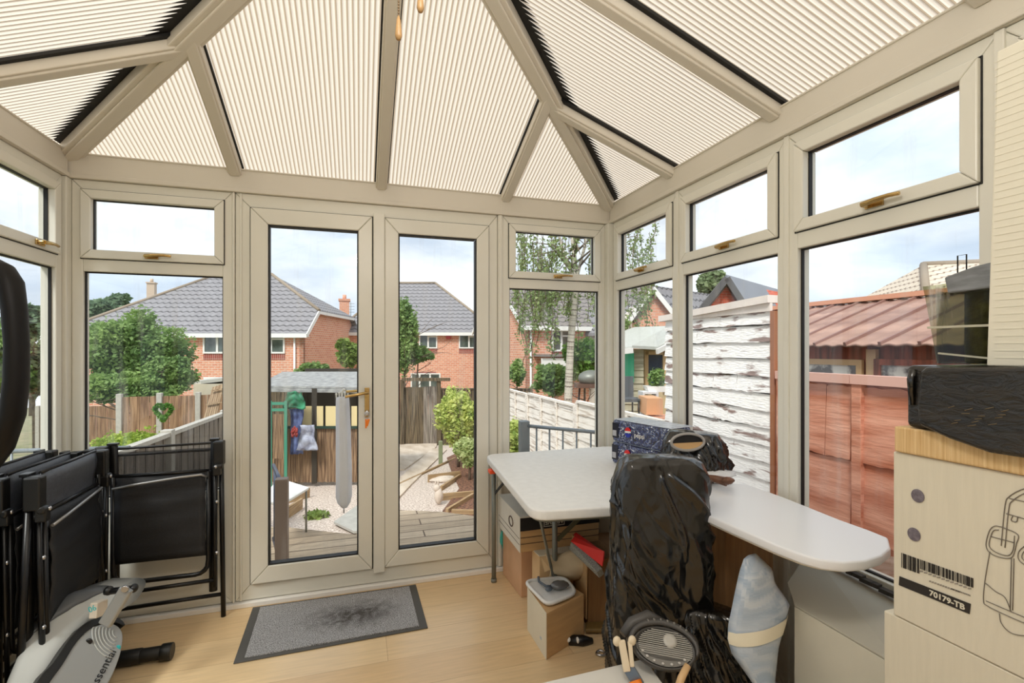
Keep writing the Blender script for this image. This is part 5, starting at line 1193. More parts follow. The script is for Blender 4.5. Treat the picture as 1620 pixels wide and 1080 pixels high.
q = MB(); p = onG(697, 736); q.box(p + UP * .28, (.09, .09, .6)); tag(q.build('green_post', mat('moss_post', (.55, .58, .45), .9), bev=.01), 'mossy square post standing at the start of the bark bed', 'post')
ro = empty('stone_rabbit', onG(694, 800), 'pale stone rabbit ornament on the gravel beside the bark bed', 'ornament'); p = onG(694, 800)
SR = mat('pale_stone', (.82, .76, .70), .9, var=.1); q = MB(); q.blob(p + UP * .16, (.07, .07, .13), 10, .15); q.blob(p + UP * .28 - RV * .03, (.055, .055, .06), 10); q.build('body', SR, ro)
q = MB(); q.blob(p + UP * .36 - RV * .05, (.015, .015, .05), 6); q.blob(p + UP * .36 - RV * .01, (.015, .015, .05), 6); q.build('ears', SR, ro)
p = onG(700, 762); q = MB(); q.blob(p + UP * .05, (.26, .2, .06), 10, .4, 3); tag(q.build('rock', SR), 'flat pale rock on the gravel below the top timber board', 'rock')
tf = empty('grass_tuft', onG(501, 820), 'small green grass tuft growing in the gravel', 'plant'); foliage(tf, [(tuple(onG(501, 820) + UP * .05), (.16, .14, .05))], 260, .05, LEAF4, 3)
# garden shelter
gs = empty('garden_shelter', at(500, 745, 9.6), 'garden shelter with grey felt roof, bamboo screen and cream panels', 'shelter')
dS = 9.3; zr = at(500, 614, dS).z; zg = gz(8.9)
fx0, fx1 = at(412, 700, dS), at(583, 700, dS); bx0, bx1 = fx0 + FV * 2.0, fx1 + FV * 2.0
FELT = mat('roof_felt', (.66, .66, .65), .95, col2=(.52, .52, .52), vs=8, bump=.5, bs=30)
q = MB(); a, b = at(425, 614, dS), at(586, 616, dS); c, d = at(618, 591, dS + 1.9), at(446, 591, dS + 1.9)
q.prism([a, b, c, d], UP * .05); q.prism([at(404, 612, dS - .0), a, d, at(430, 604, dS + 1.9)], UP * .04)
q.prism([a - FV * .02, b - FV * .02, b - FV * .02 - UP * .07, a - FV * .02 - UP * .07], FV * .03); q.build('felt_roof', FELT, gs, bev=.01)
q = MB()
for p in (fx0, fx0 * .5 + fx1 * .5, fx1, bx0, bx1): q.box((p.x, p.y, (zr + zg) / 2), (.09, .09, zr - zg))
q.build('posts', mat('dark_timber', (.20, .18, .15), .8), gs)
q = MB(); q.prism([V((bx0.x, bx0.y, zg)), V((bx1.x, bx1.y, zg)), V((bx1.x, bx1.y, zr + .3)), V((bx0.x, bx0.y, zr + .3))], FV * .04); q.build('back_wall', MAT['dark_timber'], gs)
BAM = mat('bamboo_screen', (.62, .50, .38), .8, col2=(.34, .25, .19), vs=5, stretch=(14, .4, 1), vdet=6, lo=.4, hi=.6)
zm = at(500, 676, dS).z
q = MB(); boards(q, V((fx0.x, fx0.y, zg + .02)), V((fx1.x, fx1.y, zg + .02)), zm - zg, .03, .012, .01); q.build('bamboo_screen', BAM, gs)
zu = at(500, 642, dS).z
for x0, x1 in ((478, 511), (515, 553), (556, 582)):
    q = MB(); a, b = at(x0, 660, dS - .03), at(x1, 660, dS - .03); q.prism([V((a.x, a.y, zm + .03)), V((b.x, b.y, zm + .03)), V((b.x, b.y, zu)), V((a.x, a.y, zu))], FV * .02); q.build('cream_panel', mat('cream_panel_m', (.86, .78, .58), .7), gs)
q = MB(); q.beam(V((fx0.x, fx0.y, zm + .01)) - FV * .03, V((fx1.x, fx1.y, zm + .01)) - FV * .03, .05, .05); q.build('mid_rail', mat('green_black', (.12, .22, .18), .5), gs)
gcr = empty('green_trolley', at(440, 735, 9.0), 'teal green framed trolley standing at the left of the shelter', 'trolley')
GRN = mat('teal_green', (.25, .55, .45), .5); q = MB()
for x in (428, 452): p = at(x, 700, 8.95); q.box((p.x, p.y, (zg + at(x, 634, 8.95).z) / 2), (.05, .05, at(x, 634, 8.95).z - zg))
for y in (638, 648): q.beam(at(426, y, 8.95), at(454, y, 8.95), .03, .05)
q.build('frame', GRN, gcr)
q = MB(); p = at(440, 700, 8.97); q.prism([at(431, 655, 8.96), at(449, 655, 8.96), at(449, 725, 8.96), at(431, 725, 8.96)], FV * .02); q.build('bamboo_infill', BAM, gcr)
for i, (x0, y0, x1, y1, col, c2_, lb_) in enumerate(((458, 646, 480, 718, (.42, .48, .66), (.16, .20, .38), 'blue patterned cover hanging at the front of the shelter'), (472, 672, 500, 712, (.74, .76, .82), (.42, .42, .50), 'pale crumpled sheet hanging at the front of the shelter'), (452, 620, 480, 646, (.22, .58, .42), (.08, .22, .16), 'green folded fabric under the shelter roof'), (462, 676, 470, 690, (.72, .26, .24), (.45, .15, .14), 'small red item hanging at the front of the shelter'))):
    q = MB(); vs = []; n_ = 12
    for j in range(n_):
        for k in range(n_):
            u_, v_ = k / (n_ - 1), j / (n_ - 1); w_ = 1 - .25 * math.sin(v_ * 3 + i)
            vs.append(at(x0 + (x1 - x0) * (.5 + (u_ - .5) * w_) + 2 * mnoise.noise(V((v_ * 3, i, 0))), y0 + (y1 - y0) * v_ + 3 * mnoise.noise(V((u_ * 3, i, 5))), dS - .2 - .05 * i + .06 * mnoise.noise(V((u_ * 4, v_ * 4, i)))))
    q.add(vs, [(j * n_ + k, j * n_ + k + 1, (j + 1) * n_ + k + 1, (j + 1) * n_ + k) for j in range(n_ - 1) for k in range(n_ - 1)], True)
    tag(q.build('hanging_cover', mat('cover_%d' % i, col, .6, col2=c2_, vs=6), solid=.02), lb_, 'cover')

# ---- houses
BRK = brick('red_brick', (.90, .65, .53), (.84, .54, .43), (.88, .78, .70), .30, .115, .016, .9, .5, .18, .1)
BRKL = brick('orange_brick', (.90, .66, .54), (.87, .60, .48), (.84, .72, .64), .3, .115, .012, .9, .5, .12, .15)
SOLD = brick('soldier_brick', (.62, .30, .26), (.56, .26, .22), (.72, .58, .52), .10, .30, .014, .9, 0, .15, .1)
def tilem(name, c1, c2, row=.40, col=.34):
    m = mat(name, c1, .75); t = m.node_tree; L = t.links; b = t.nodes['Principled BSDF']; tx = N(t, 'ShaderNodeTexCoord'); sp = N(t, 'ShaderNodeSeparateXYZ'); L.new(tx.outputs['UV'], sp.inputs[0])
    def mth(op, a, b_=None, c=None):
        n = N(t, 'ShaderNodeMath', operation=op)
        for i, v in enumerate((a, b_, c)):
            if v is None: continue
            if isinstance(v, (int, float)): n.inputs[i].default_value = v
            else: L.new(v, n.inputs[i])
        return n.outputs[0]
    sn = mth('SINE', mth('MULTIPLY', sp.outputs[0], 2 * math.pi / col))
    fr = mth('FRACT', mth('ADD', mth('MULTIPLY', sp.outputs[1], 1 / row), mth('MULTIPLY', sn, .10)))
    f = mth('MULTIPLY', fr, 1.0); r = N(t, 'ShaderNodeValToRGB'); e = r.color_ramp.elements; L.new(f, r.inputs[0])
    e[0].position = .13; e[0].color = lin(c2) + (1,); e[1].position = .26; e[1].color = lin(c1) + (1,)  # dark band along each tile row is course shadow painted into the colour
    n = N(t, 'ShaderNodeTexNoise'); n.inputs['Scale'].default_value = 3; n.inputs['Detail'].default_value = 6; L.new(tx.outputs['UV'], n.inputs[0])
    k = mth('ADD', mth('MULTIPLY', n.outputs[0], .35), mth('MULTIPLY', sn, .05)); k = mth('ADD', k, .82)
    mx = N(t, 'ShaderNodeMixRGB', blend_type='MULTIPLY'); mx.inputs[0].default_value = 1; L.new(r.outputs[0], mx.inputs[1]); L.new(k, mx.inputs[2]); L.new(mx.outputs[0], b.inputs['Base Color']); return m
TILE = tilem('roof_tile', (.55, .54, .55), (.29, .28, .29)); TILEB = tilem('roof_tile_brown', (.52, .49, .47), (.28, .26, .26)); BRKT = mat('tan_chimney', (.80, .72, .64), .9)
WHT = mat('window_white', (.93, .93, .91), .5); HGL = mat('house_glass', (.38, .42, .40), .08, col2=(.24, .28, .26), vs=2, spec=1)
def house(name, label, P0, ax, W_, D_, zb, ze, zr, il, ir, tl, tr_, wins=(), tile=TILE, wall=BRK, ov=.3, name2='house', cat='house', gw=None, pipes=(), soff=True):
    """P0 front-left corner at eaves; ax unit dir along the front; il/ir ridge inset; tl/tr 0 hip ... 1 gable"""
    ay = V((-ax.y, ax.x, 0)); P0 = V((P0.x, P0.y, 0)); e_ = empty(name2, P0 + UP * zb, label, cat)
    def P(u, v, z): return P0 + ax * u + ay * v + UP * z
    hd_ = D_ / 2; dz = zr - ze
    q = MB(); hl, hr_ = tl * dz + ze, tr_ * dz + ze
    q.prism([P(0, 0, zb), P(W_, 0, zb), P(W_, 0, ze), P(0, 0, ze)], ay * .2); q.prism([P(0, D_, zb), P(W_, D_, zb), P(W_, D_, ze), P(0, D_, ze)], -ay * .2)
    for u, t_, s_ in ((0, tl, 1), (W_, tr_, -1)):
        pts = [P(u, 0, zb), P(u, D_, zb), P(u, D_, ze)] + ([P(u, D_ - hd_ * t_, ze + dz * t_), P(u, hd_ * t_, ze + dz * t_)] if t_ > 0 else []) + [P(u, 0, ze)]
        if t_ >= .999: pts = [P(u, 0, zb), P(u, D_, zb), P(u, D_, ze), P(u, hd_, zr - .01), P(u, 0, ze)]
        q.prism(pts, ax * .2 * s_)
    q.build('wall', wall, e_)
    q = MB(); k = ov / hd_ * dz; a_ = il if tl < .999 else -ov; b_ = W_ - ir if tr_ < .999 else W_ + ov; th_ = .12
    def side(t_, u, sg):   # points of roof edge at a gable/hip end: front eave, front half-hip, back half-hip, back eave
        o = sg * ov; return [P(u + o, -ov, ze - k), P(u + o, hd_ * t_ , ze + dz * t_), P(u + o, D_ - hd_ * t_, ze + dz * t_), P(u + o, D_ + ov, ze - k)]
    Ls, Rs = side(tl, 0, -1), side(tr_, W_, 1); RL, RR = P(a_, hd_, zr), P(b_, hd_, zr); up_ = UP * th_
    q.prism([Ls[0], Rs[0]] + ([Rs[1]] if 0 < tr_ < .999 else []) + [RR, RL] + ([Ls[1]] if 0 < tl < .999 else []), up_)
    q.prism([Ls[3], Rs[3]] + ([Rs[2]] if 0 < tr_ < .999 else []) + [RR, RL] + ([Ls[2]] if 0 < tl < .999 else []), up_)
    if tl < .999: q.prism([Ls[1] if tl > 0 else Ls[0], RL, Ls[2] if tl > 0 else Ls[3]], up_)
    if tr_ < .999: q.prism([Rs[1] if tr_ > 0 else Rs[0], RR, Rs[2] if tr_ > 0 else Rs[3]], up_)
    q.build('roof', tile, e_)
    q = MB(); rr = .09
    for a, b in ((RL, RR), (Ls[1] if tl > 0 else Ls[0], RL), (Rs[1] if tr_ > 0 else Rs[0], RR)):
        if (a - b).length > .1: q.tube([a + up_, b + up_], rr, 8)
    q.build('ridge_tiles', mat('ridge_brown', (.60, .54, .47), .8), e_)
    q = MB(); q.beam(P(-ov, -ov, ze - k), P(W_ + ov, -ov, ze - k), .1, .2)
    q.prism([P(-ov, -ov + .02, ze - k - .06), P(W_ + ov, -ov + .02, ze - k - .06), P(W_ + ov, .0, ze - k - .06), P(-ov, 0, ze - k - .06)], UP * .03)
    for S_, t_, R__ in ((Ls, tl, RL), (Rs, tr_, RR)):
        if t_ >= .999: q.beam(S_[0], R__, .05, .2); q.beam(S_[3], R__, .05, .2)
        elif t_ > 0: q.beam(S_[0], S_[1], .05, .2); q.beam(S_[1], S_[2], .05, .15)
        else: q.beam(S_[0], S_[3], .1, .2)
    q.build('fascia', WHT, e_)
    for (u, z0, w_, h_, mull) in wins:
        q = MB(); W2 = Wall(P(u, 0, 0) - UP * 0, ax, -ay)
        W2.o = P(u, 0, 0); W2.o.z = 0
        ring(q, W2, 0, w_, z0, z0 + h_, .08, .08, .08, .08, .0, .06)
        for f_ in mull: rect(q, W2, w_ * f_ - .05, w_ * f_ + .05, z0 + .08, z0 + h_ - .08, 0, .055)
        rect(q, W2, w_ * mull[-1] if mull else 0, w_ - .08, z0 + h_ * .68, z0 + h_ * .68 + .07, 0, .055)
        f = q.build('window', WHT, e_); q = MB(); rect(q, W2, .08, w_ - .08, z0 + .08, z0 + h_ - .08, .0, .02); q.build('pane', HGL, f)
        q = MB(); rect(q, W2, 0, w_, z0 - .32, z0 - .02, .0, .012); q.build('sill_course', SOLD, e_)
    for u in pipes: q = MB(); q.tube([P(u, -.08, ze - k - .05), P(u, -.08, zb)], .05, 8); q.build('downpipe', WHT, e_)
    return e_, P
RVn = RV.copy()
d = 24.0; P0 = at(100, 523, d); ze = P0.z; zr = at(350, 437, d + 4).z
W1 = (480 - 100) / FPX * d
def ux_(px): return (px - 100) / FPX * d
zw = at(330, 559, d).z; hwn = at(330, 527, d).z - zw
e1, P1 = house('h', 'large red-brick house with wide grey hipped roof on the left', P0, RVn, W1, 8.0, -3.6, ze, zr, (265 - 100) / FPX * 28 - .8, 480 / FPX * 24 - 430 / FPX * 28 + 810 / FPX * 4 - .0, 0, .30,
     wins=[(ux_(322), zw, (355 - 322) / FPX * d + .9, hwn, (.36, .7)), (ux_(408), zw, (451 - 408) / FPX * d, hwn, (.5,)), (ux_(235), zw, .75, hwn, ())], pipes=(ux_(467),))
q = MB(); W2 = Wall(P1(0, 0, 0) * 1, RVn, -FV); W2.o.z = 0; a = at(288, 528, d); rect(q, W2, ux_(282), ux_(295), at(0, 533, d).z, at(0, 527, d).z, 0, .12); rect(q, W2, ux_(322), ux_(352), at(0, 601, d).z, at(0, 596, d).z, 0, .02); q.build('vent_box', WHT, e1)
q = MB(); p = at(240, 452, 31); q.box((p.x, p.y, p.z - .8), (.42, .4, 1.9)); q.box((p.x, p.y, p.z + .18), (.5, .5, .08)); q.build('chimney', BRKT, e1)
q = MB(); q.tube([p + UP * .2, p + UP * .45], .10, 8); q.build('chimney_pot', BRKT, e1)
q = MB(); p = at(492, 545, 27); q.box(p, (.1, .7, .9), RZ(-17.4)); tag(q.build('side_window', WHT, e1))
d = 31.0; P0 = at(538, 522, d); ze = P0.z; zr = at(660, 450, d + 4).z; W1 = (782 - 538) / FPX * d
def ux2(px): return (px - 538) / FPX * d
zw = at(0, 551, d).z; hwn = at(0, 525, d).z - zw
e2, P2 = house('h', 'red-brick house with dark hipped roof seen between the doors', P0, RVn, W1, 8.0, -4.2, ze, zr, 2.7, 4.4, 0, 0,
     wins=[(ux2(663), zw, ux2(692) - ux2(663), hwn, (.5,)), (ux2(726), zw, ux2(758) - ux2(726), hwn, (.5,)), (ux2(572), zw, 1.1, hwn, (.5,)), (ux2(650), at(0, 625, d).z, ux2(697) - ux2(650), at(0, 590, d).z - at(0, 625, d).z, (.3, .65))], pipes=(ux2(548),))
q = MB(); W2 = Wall(P2(0, 0, 0) * 1, RVn, -FV); W2.o.z = 0; rect(q, W2, ux2(706), ux2(713), at(0, 536, d).z, at(0, 527, d).z, 0, .15); q.build('alarm_box', mat('alarm_red', (.72, .22, .24), .5), e2)
q = MB(); rect(q, W2, ux2(655), ux2(690), at(0, 592, d).z, at(0, 588, d).z, 0, .02); q.build('door_course', SOLD, e2)
q = MB(); p = at(545, 500, 33); q.box((p.x, p.y, p.z - .6), (.62, .7, 3.3)); q.box((p.x, p.y, p.z + 1.08), (.75, .8, .15)); q.build('chimney', BRKL, e2)
q = MB(); q.tube([p + UP * 1.1, p + UP * 1.45], .12, 8); q.build('chimney_pot', BRKL, e2)
q = MB(); p = at(555, 505, 34); q.tube([p, p + UP * 1.2], .02, 5); 
for i in range(4): q.tube([p + UP * (.5 + .2 * i) - RV * .2, p + UP * (.5 + .2 * i) + RV * .25], .012, 5)
q.build('aerial', GREYM, e2)
# cream rendered low house between
P0 = at(490, 560, 36); e_, P_ = house('h', 'pale rendered house partly hidden between the two brick houses', P0, RVn, 3.3, 6, -4, at(0, 556, 36).z, at(0, 520, 36).z, 0, 0, 1, 1, tile=TILEB, wall=mat('render_cream', (.86, .83, .78), .9))
# house 3, right of the doors
d = 22.0; P0 = at(834, 512, d); phi = math.radians(20); ax3 = RV * math.cos(phi) + FV * math.sin(phi)
ze = P0.z; zr = at(790, 440, 25.7).z
zw = ze - 1.9
e3, P3 = house('h', 'red-brick gabled house with dark roof behind the birch', P0, ax3, 9.5, 8, -4.0, ze, zr, 0, 0, 1, 1, wins=[(.6 + .6, ze - 1.25, 1.0, 1.0, (.5,)), (5.2, ze - 1.25, 1.1, 1.0, (.5,))], tile=TILEB, pipes=(.15,))
q = MB(); a = P3(.5, -.02, at(0, 560, d).z - .0); q.beam(P3(.3, -.5, at(0, 562, d).z), P3(4, -.5, at(0, 562, d).z), 1.0, .1); q.build('porch_roof', TILEB, e3)
q = MB(); q.prism([P3(.3, -.9, at(0, 566, d).z), P3(3.6, -.9, at(0, 566, d).z), P3(3.6, -.9, at(0, 585, d).z), P3(.3, -.9, at(0, 585, d).z)], FV * .1); q.build('porch_wall', WHT, e3)
# house 4: orange gable, house 5: red gable
def gablehouse(label, apex, left, right, d, D_, wall, tile, zb=-3, skew=0, trim_=WHT):
    """gable wall facing the camera, ridge running away; apex/left/right in the photo"""
    A, L_, R_ = at(*apex, d), at(*left, d), at(*right, d); e_ = empty('house', V((A.x, A.y, zb)), label, 'house'); dir_ = (FV + RV * skew).normalized() * D_
    q = MB(); q.prism([A, L_, V((L_.x, L_.y, zb)), V((R_.x, R_.y, zb)), R_], dir_); q.build('wall', wall, e_)
    q = MB()
    for E_ in (L_, R_):
        o = (E_ - A).normalized() * .35; a = A - FV * .25; b = E_ + o - FV * .25; q.prism([a, b, b + dir_ + FV * .5, a + dir_ + FV * .5], UP * .14)
    q.build('roof', tile, e_)
    q = MB()
    for E_ in (L_, R_): o = (E_ - A).normalized() * .35; q.beam(A - FV * .28 + UP * .03, E_ + o - FV * .28 + UP * .03, .05, .18)
    q.build('bargeboard', trim_, e_); return e_
gablehouse('orange brick gable-ended house above the summerhouse', (1030, 458), (1000, 500), (1068, 506), 20, 7, BRKL, TILE, -3, 1.3)
gablehouse('grey-roofed white verge house left of the orange gable', (998, 488), (975, 520), (1018, 518), 21.5, 5, mat('render_pale', (.80, .78, .74), .9), TILE, -3, -.6)
GREYR = mat('slate_grey', (.50, .51, .54), .5, var=.05, vs=1)
gablehouse('small bright red gable with a smooth grey roof above the whitewashed fence', (1143, 444), (1112, 482), (1166, 480), 14, 4.5, brick('bright_brick', (.88, .42, .30), (.82, .36, .26), (.80, .58, .50), .22, .075, .006, .9), GREYR, -1, 1.15, mat('dark_barge', (.35, .34, .34), .6))
e_, P_ = house('h', 'tiled neighbour roof seen above the glass tank at far right', at(1478, 466, 11.5), (RV * .96 - FV * .28).normalized(), 5, 5, 0, at(0, 466, 11.5).z, at(0, 424, 13.5).z, .9, 0, 0, 1, tile=tilem('tan_tile', (.84, .78, .70), (.55, .47, .40), .25, .25), wall=BRKL)
# garden hut of neighbour: garage roof near left tree
q = MB(); q.prism([at(318, 607, 15), at(352, 603, 15), at(380, 603, 17), at(350, 600, 18), at(305, 607, 17)], UP * .1); tag(q.build('garage_roof', mat('grey_flat_roof', (.72, .71, .68), .8)), 'pale flat garage roof just above the brown fence', 'roof')
q = MB(); a, b = at(306, 630, 15), at(378, 630, 15); q.prism([V((a.x, a.y, -2.2)), V((b.x, b.y, -2.2)), V((b.x, b.y, at(0, 607, 15).z)), V((a.x, a.y, at(0, 607, 15).z))], FV * 2.4); tag(q.build('garage', mat('render_cream2', (.80, .76, .68), .9)), 'cream garage wall below its pale flat roof', 'garage')

# ---- summerhouse, seen in the first right-hand window
su = empty('summerhouse', at(1010, 640, 8.5) - UP * 1, 'pale boarded summerhouse with grey roof, green panel and dark glazed door', 'summerhouse')
CLAD = mat('pale_cladding', (.76, .73, .63), .8, col2=(.62, .58, .48), vs=3, stretch=(.5, 8, 1))
d = 8.6; zt_ = at(0, 552, d).z; zb_ = gz(8)
def wal(x0, x1, y0, y1, dd, m, name, th=.06, rows=False):
    q = MB(); a, b = at(x0, 550, dd), at(x1, 550, dd)
    if rows:
        z = at(0, y1, dd).z; zt2 = at(0, y0, dd).z
        while z < zt2: h = min(.12, zt2 - z); q.hexa([V((a.x, a.y, z)) - FV * .02, V((b.x, b.y, z)) - FV * .02, V((b.x, b.y, z)) + FV * .05, V((a.x, a.y, z)) + FV * .05, V((a.x, a.y, z + h)), V((b.x, b.y, z + h)), V((b.x, b.y, z + h)) + FV * .05, V((a.x, a.y, z + h)) + FV * .05]); z += .12
    else: q.prism([V((a.x, a.y, at(0, y1, dd).z)), V((b.x, b.y, at(0, y1, dd).z)), V((b.x, b.y, at(0, y0, dd).z)), V((a.x, a.y, at(0, y0, dd).z))], FV * th)
    return q.build(name, m, su)
wal(970, 1018, 552, 660, d, CLAD, 'boarded_wall', rows=True); wal(1016, 1085, 548, 660, d + .3, mat('sand_wood', (.80, .70, .53), .8, var=.08), 'front_wall')
wal(989, 1003, 558, 604, d - .05, mat('green_board', (.25, .72, .55), .5), 'green_panel', .03); wal(991, 1002, 611, 624, d - .05, MAT['green_board'], 'green_panel', .03)
wal(1026, 1049, 561, 611, d + .24, mat('blue_glass', (.22, .30, .38), .1, spec=1), 'glazed_door', .04)
q = MB(); a = d + .2
for (x0, x1, y0, y1) in ((1021, 1026, 556, 616), (1049, 1054, 556, 616), (1021, 1054, 555, 561)): q.prism([at(x0, y0, a), at(x1, y0, a), at(x1, y1, a), at(x0, y1, a)], FV * .05)
q.build('door_frame', MAT['pale_wood'], su)
q = MB(); q.prism([at(972, 555, d - .5), at(1000, 553, d - .4), at(1036, 532, d + .2), at(1060, 519, d + .9), at(1003, 521, d + 1.8), at(972, 533, d + 1.2)], UP * .05); q.prism([at(1000, 551, d - .4), at(1040, 553, d - .1), at(1075, 535, d + .5), at(1085, 520, d + 1.4), at(1060, 519, d + .9), at(1036, 532, d + .2)], UP * .05); q.build('roof', mat('pale_felt', (.74, .74, .71), .8, var=.04), su)
q = MB(); q.beam(at(972, 557, d - .52), at(1001, 554, d - .42), .04, .09); q.beam(at(1039, 556, d - .12), at(1080, 535, d + .5), .04, .09); q.build('fascia', MAT['white_trim'], su)
pt = empty('potted_plant', at(1038, 622, 7.9), 'leafy plant in a long white trough in front of the summerhouse door', 'potted plant')
q = MB(); q.prism([at(1023, 611, 7.9), at(1056, 611, 7.9), at(1053, 620, 7.9), at(1027, 620, 7.9)], FV * .25); q.build('trough', MAT['white_trim'], pt); foliage(pt, [(tuple(at(1040, 598, 8.0)), (.14, .1, .16))], 400, .04, LEAF1, 8)
q = MB()
for i in range(5): q.prism([at(1017, 620 + i * 7, 7.8), at(1041, 620 + i * 7, 7.8), at(1041, 623 + i * 7, 7.8), at(1017, 623 + i * 7, 7.8)], FV * .3)
for x in (1017, 1039): q.prism([at(x, 620, 7.78), at(x + 3, 620, 7.78), at(x + 3, 665, 7.78), at(x, 665, 7.78)], FV * .3)
tag(q.build('slatted_rack', MAT['white_cloth']), 'small pale slatted rack below the white trough', 'rack')
q = MB(); q.prism([at(1024, 630, 7.2), at(1049, 630, 7.2), at(1049, 656, 7.2), at(1022, 656, 7.2)], FV * .5); tag(q.build('orange_box', mat('orange_card', (.86, .66, .50), .8)), 'orange-tan box standing on the patio in front of the rack', 'box')
q = MB(); p = at(1035, 663, 7.25); q.prism([at(1018, 660, 7.0), at(1060, 660, 7.0), at(1060, 655, 7.9), at(1026, 655, 7.9)], -UP * .8); tag(q.build('brick_plinth', BRKL), 'low brick plinth under the orange-tan box', 'plinth')
bq = empty('barbecue', at(925, 640, 9.5) - UP * .6, 'grey covered barbecue between the bushes and the summerhouse', 'barbecue')
q = MB(); p = at(935, 598, 9.5); q.blob(p, (.26, .22, .16), 10); q.build('hood', GREYM, bq); q = MB(); q.box(p - UP * .14, (.62, .4, .08), RZ(-17)); q.build('tray', mat('brown_tray', (.40, .30, .25), .6), bq)
q = MB()
for s_ in (-1, 1): q.tube([p - UP * .15 + RV * .22 * s_, p - UP * 1.0 + RV * .28 * s_], .02, 6)
q.build('legs', BLACKM, bq)
bq = empty('garden_chair', at(970, 640, 8.0) - UP * .6, 'dark garden chair in front of the green panel of the summerhouse', 'chair')
q = MB(); p = at(985, 612, 7.9); q.box(p, (.34, .05, .35), RZ(-17)); q.build('backrest', mat('dark_weave', (.34, .36, .38), .6), bq); q = MB(); q.box(p - UP * .18 - FV * .2, (.36, .4, .05), RZ(-17)); q.build('seat', MAT['dark_weave'], bq)
for sx in (-1, 1):
    for sy in (0, 1): q = MB(); q.tube([p - UP * .18 - FV * .4 * sy + RV * .16 * sx, p - UP * .62 - FV * .4 * sy + RV * .16 * sx], .015, 6); q.build('leg', BLACKM, bq)
# low dark fence behind the lap fence
fence('low_fence', 'low dark fence behind the green bushes on the right', V((at(806, 640, 13).x, at(806, 640, 13).y, -1.6)), V((at(925, 640, 12).x, at(925, 640, 12).y, -1.6)), 1.35, DKW, 2, DKW, .14)

# ---- vegetation
tree('large leafy tree covering the left half of the first brick house', ground_at(at(190, 720, 12)), at(198, 556, 12.5), (1.45, 1.2, 1.25), 26000, .062, LEAF1, 11, 10, tw=.09)
tree('lower leafy branch of the large tree spreading to the right', ground_at(at(250, 700, 12)), at(262, 592, 12), (.75, .6, .60), 8000, .06, LEAF1, 12, 6, tw=.04)
tree('leafy bush along the top of the brown fence under the large tree', ground_at(at(215, 700, 11.6)), at(205, 612, 11.6), (1.25, .6, .42), 9000, .06, LEAF1, 51, 9, cat='bush', name='bush', tw=.04)
tree('dark tree crown beyond the roof on the left', ground_at(at(168, 560, 45)), at(162, 493, 45), (2.4, 2, 1.5), 2600, .35, LEAF2, 13, 6, tw=.2)
tree('small distant tree at the hip of the left roof', ground_at(at(190, 560, 50)), at(186, 478, 50), (1.3, 1, 1.2), 1200, .35, LEAF2, 14, 4, tw=.2)
tree('distant tree at the top of the far left window', ground_at(at(50, 600, 40)), at(52, 510, 40), (2.6, 2, 1.8), 2400, .3, LEAF2, 15, 6, tw=.2)
tree('greyish green tree in the middle of the far left window', ground_at(at(55, 640, 16)), at(52, 580, 16), (1.3, 1.2, 1.3), 4200, .12, leafmat('leaf_greyish', (.58, .62, .46), (.36, .42, .26)), 16, 8, tw=.06)
tree('tall bushy tree behind the curved grip', ground_at(at(-10, 640, 15)), at(-20, 560, 15), (1.4, 1.2, 1.6), 3500, .12, LEAF1, 17, 8, tw=.06)
tree('slender tree standing at the left edge of the right door glass', ground_at(at(640, 690, 18)), at(640, 530, 18), (.72, .6, 1.75), 6500, .085, LEAF1, 18, 9, tw=.05, f=.5)
tree('drooping lower boughs right of the slender tree', ground_at(at(655, 690, 18.6)), at(662, 560, 18.6), (.75, .5, .5), 1100, .10, LEAF1, 19, 5, tw=.04)
tree('light green tree in front of the second house chimney side', ground_at(at(565, 690, 20)), at(552, 562, 20), (.65, .6, .75), 1700, .12, LEAF4, 20, 7, tw=.05)
tree('rounded green bush above the shelter roof', ground_at(at(497, 640, 20)), at(495, 584, 20), (.78, .6, .36), 1700, .10, LEAF1, 21, 6, cat='bush', name='bush', tw=.04)
tree('distant tree between the two brick houses', ground_at(at(512, 620, 50)), at(513, 530, 50), (1.2, 1, 1.2), 900, .3, LEAF2, 22, 4, tw=.2)
tree('tall yellow-green bush beside the back gate', ground_at(at(725, 720, 11)), at(726, 660, 11), (.52, .6, .92), 8500, .055, LEAF3, 23, 12, cat='bush', name='bush', f=.45, tw=.04)
tree('pale variegated shrub in the bark bed below the yellow-green bush', ground_at(at(742, 740, 9.5)), at(745, 715, 9.5), (.36, .35, .40), 2600, .045, leafmat('leaf_pale', (.86, .88, .66), (.62, .70, .42), 4), 24, 8, cat='bush', name='bush', tw=.03)
q_ = tree('yellow-green bush at the foot of the railing post', ground_at(at(815, 750, 5.2)), at(814, 692, 5.2), (.16, .2, .28), 1500, .035, LEAF3, 25, 6, cat='bush', name='bush', tw=.02)
tree('dense dark green bush to the right of the birch trunk', ground_at(at(925, 640, 12.5)), at(925, 570, 12.5), (.62, .6, .80), 6500, .07, leafmat('leaf_lush', (.58, .74, .34), (.32, .50, .22)), 26, 10, cat='bush', name='bush', tw=.04)
tree('bright green bush to the left of the birch trunk', ground_at(at(872, 640, 12)), at(875, 600, 12), (.62, .6, .55), 5200, .065, LEAF1, 27, 9, cat='bush', name='bush', tw=.04)
tree('small leafy bush at the corner of the gabled house', ground_at(at(818, 640, 14)), at(818, 588, 14), (.35, .4, .42), 1600, .07, LEAF1, 28, 6, cat='bush', name='bush', tw=.03)
sb_ = empty('clipped_shrub', at(210, 735, 5.6), 'low rounded lime green shrub behind the left folded chairs', 'shrub')
p = at(210, 712, 5.6); q = MB(); q.blob(p - UP * .02, (.33, .33, .17), 14, .1); q.tube([p - UP * .1, V((p.x, p.y, -.98))], .04); q.build('core', mat('shrub_core', (.42, .52, .20), .9), sb_)
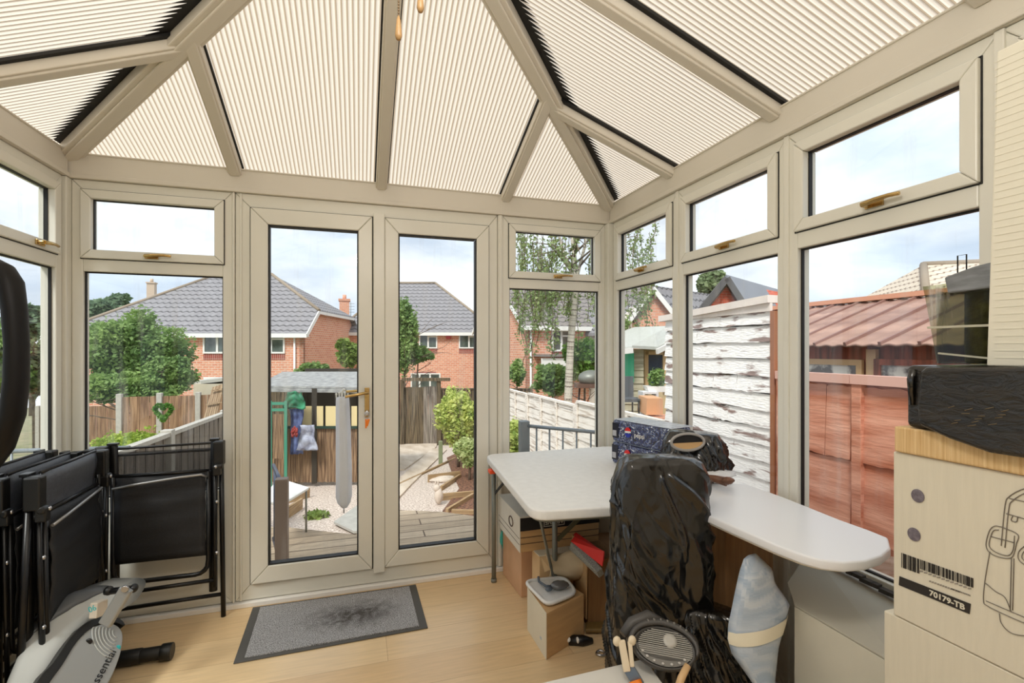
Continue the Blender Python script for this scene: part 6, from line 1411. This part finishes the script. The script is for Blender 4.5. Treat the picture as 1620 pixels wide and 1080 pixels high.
foliage(sb_, [(tuple(p), (.38, .36, .2))], 6000, .028, leafmat('leaf_lime', (.74, .80, .36), (.50, .60, .22), 5), 31)
tree('leafy tree behind the red gable on the right', ground_at(at(1130, 500, 24)), at(1128, 455, 24), (1.1, 1, 1.0), 2600, .16, leafmat('leaf_soft', (.60, .66, .48), (.42, .50, .34)), 32, 7, tw=.08)
tree('small green shrub in the corner of the first right window', ground_at(at(985, 560, 14)), at(980, 512, 14), (.35, .4, .35), 900, .07, LEAF1, 33, 4, cat='bush', name='bush', tw=.03)
# birch
bi = empty('birch_tree', ground_at(at(905, 640, 11.5)), 'tall birch with white trunk and hanging branches outside the back right window', 'tree')
q = MB(); tp_ = [(898, 650, 11.5), (900, 600, 11.5), (903, 540, 11.5), (908, 480, 11.5), (912, 440, 11.5), (908, 400, 11.5), (900, 330, 11.6), (897, 250, 11.7)]
q.tube([ground_at(at(898, 650, 11.5))] + [at(*t) for t in tp_], [.10, .10, .095, .085, .08, .065, .05, .035, .015], 10)
q.tube([at(903, 500, 11.5), at(912, 440, 11.5), at(925, 390, 11.4), at(932, 330, 11.3)], [.05, .045, .035, .015], 8); q.tube([at(907, 440, 11.5), at(892, 400, 11.6), at(878, 350, 11.7), at(870, 300, 11.7)], [.04, .035, .025, .01], 8); q.build('trunk', BIRCH, bi)
rg = random.Random(5); tw_ = MB(); cl = []
for i in range(120):
    x = rg.choice((rg.uniform(818, 950), rg.uniform(818, 905), rg.uniform(925, 1040))); y = rg.uniform(330, 455); L_ = rg.uniform(40, 130)
    if y + L_ > 580: L_ = 60
    dd = 11.5 + rg.uniform(-1, 1); top = at(x, y, dd); pts = [top]
    for k in range(5): pts.append(at(x + rg.uniform(-5, 5) + k * rg.uniform(-1.5, 1.5), y + L_ * (k + 1) / 5, dd))
    tw_.tube(pts, .008, 4)
    for k in range(1, 6): cl.append((tuple(pts[k]), (.09, .09, .16)))
for i in range(16):
    a = at(905 + rg.uniform(-6, 6), rg.uniform(320, 440), 11.5); b = at(rg.uniform(820, 1020), rg.uniform(330, 420), 11.5 + rg.uniform(-1, 1)); tw_.tube([a, (a + b) / 2 + UP * .25, b], [.03, .018, .008], 5)
tw_.build('twigs', BARK, bi); foliage(bi, cl, 5200, .05, leafmat('leaf_birch2', (.66, .72, .48), (.46, .54, .34), 3), 41, hang=.5)
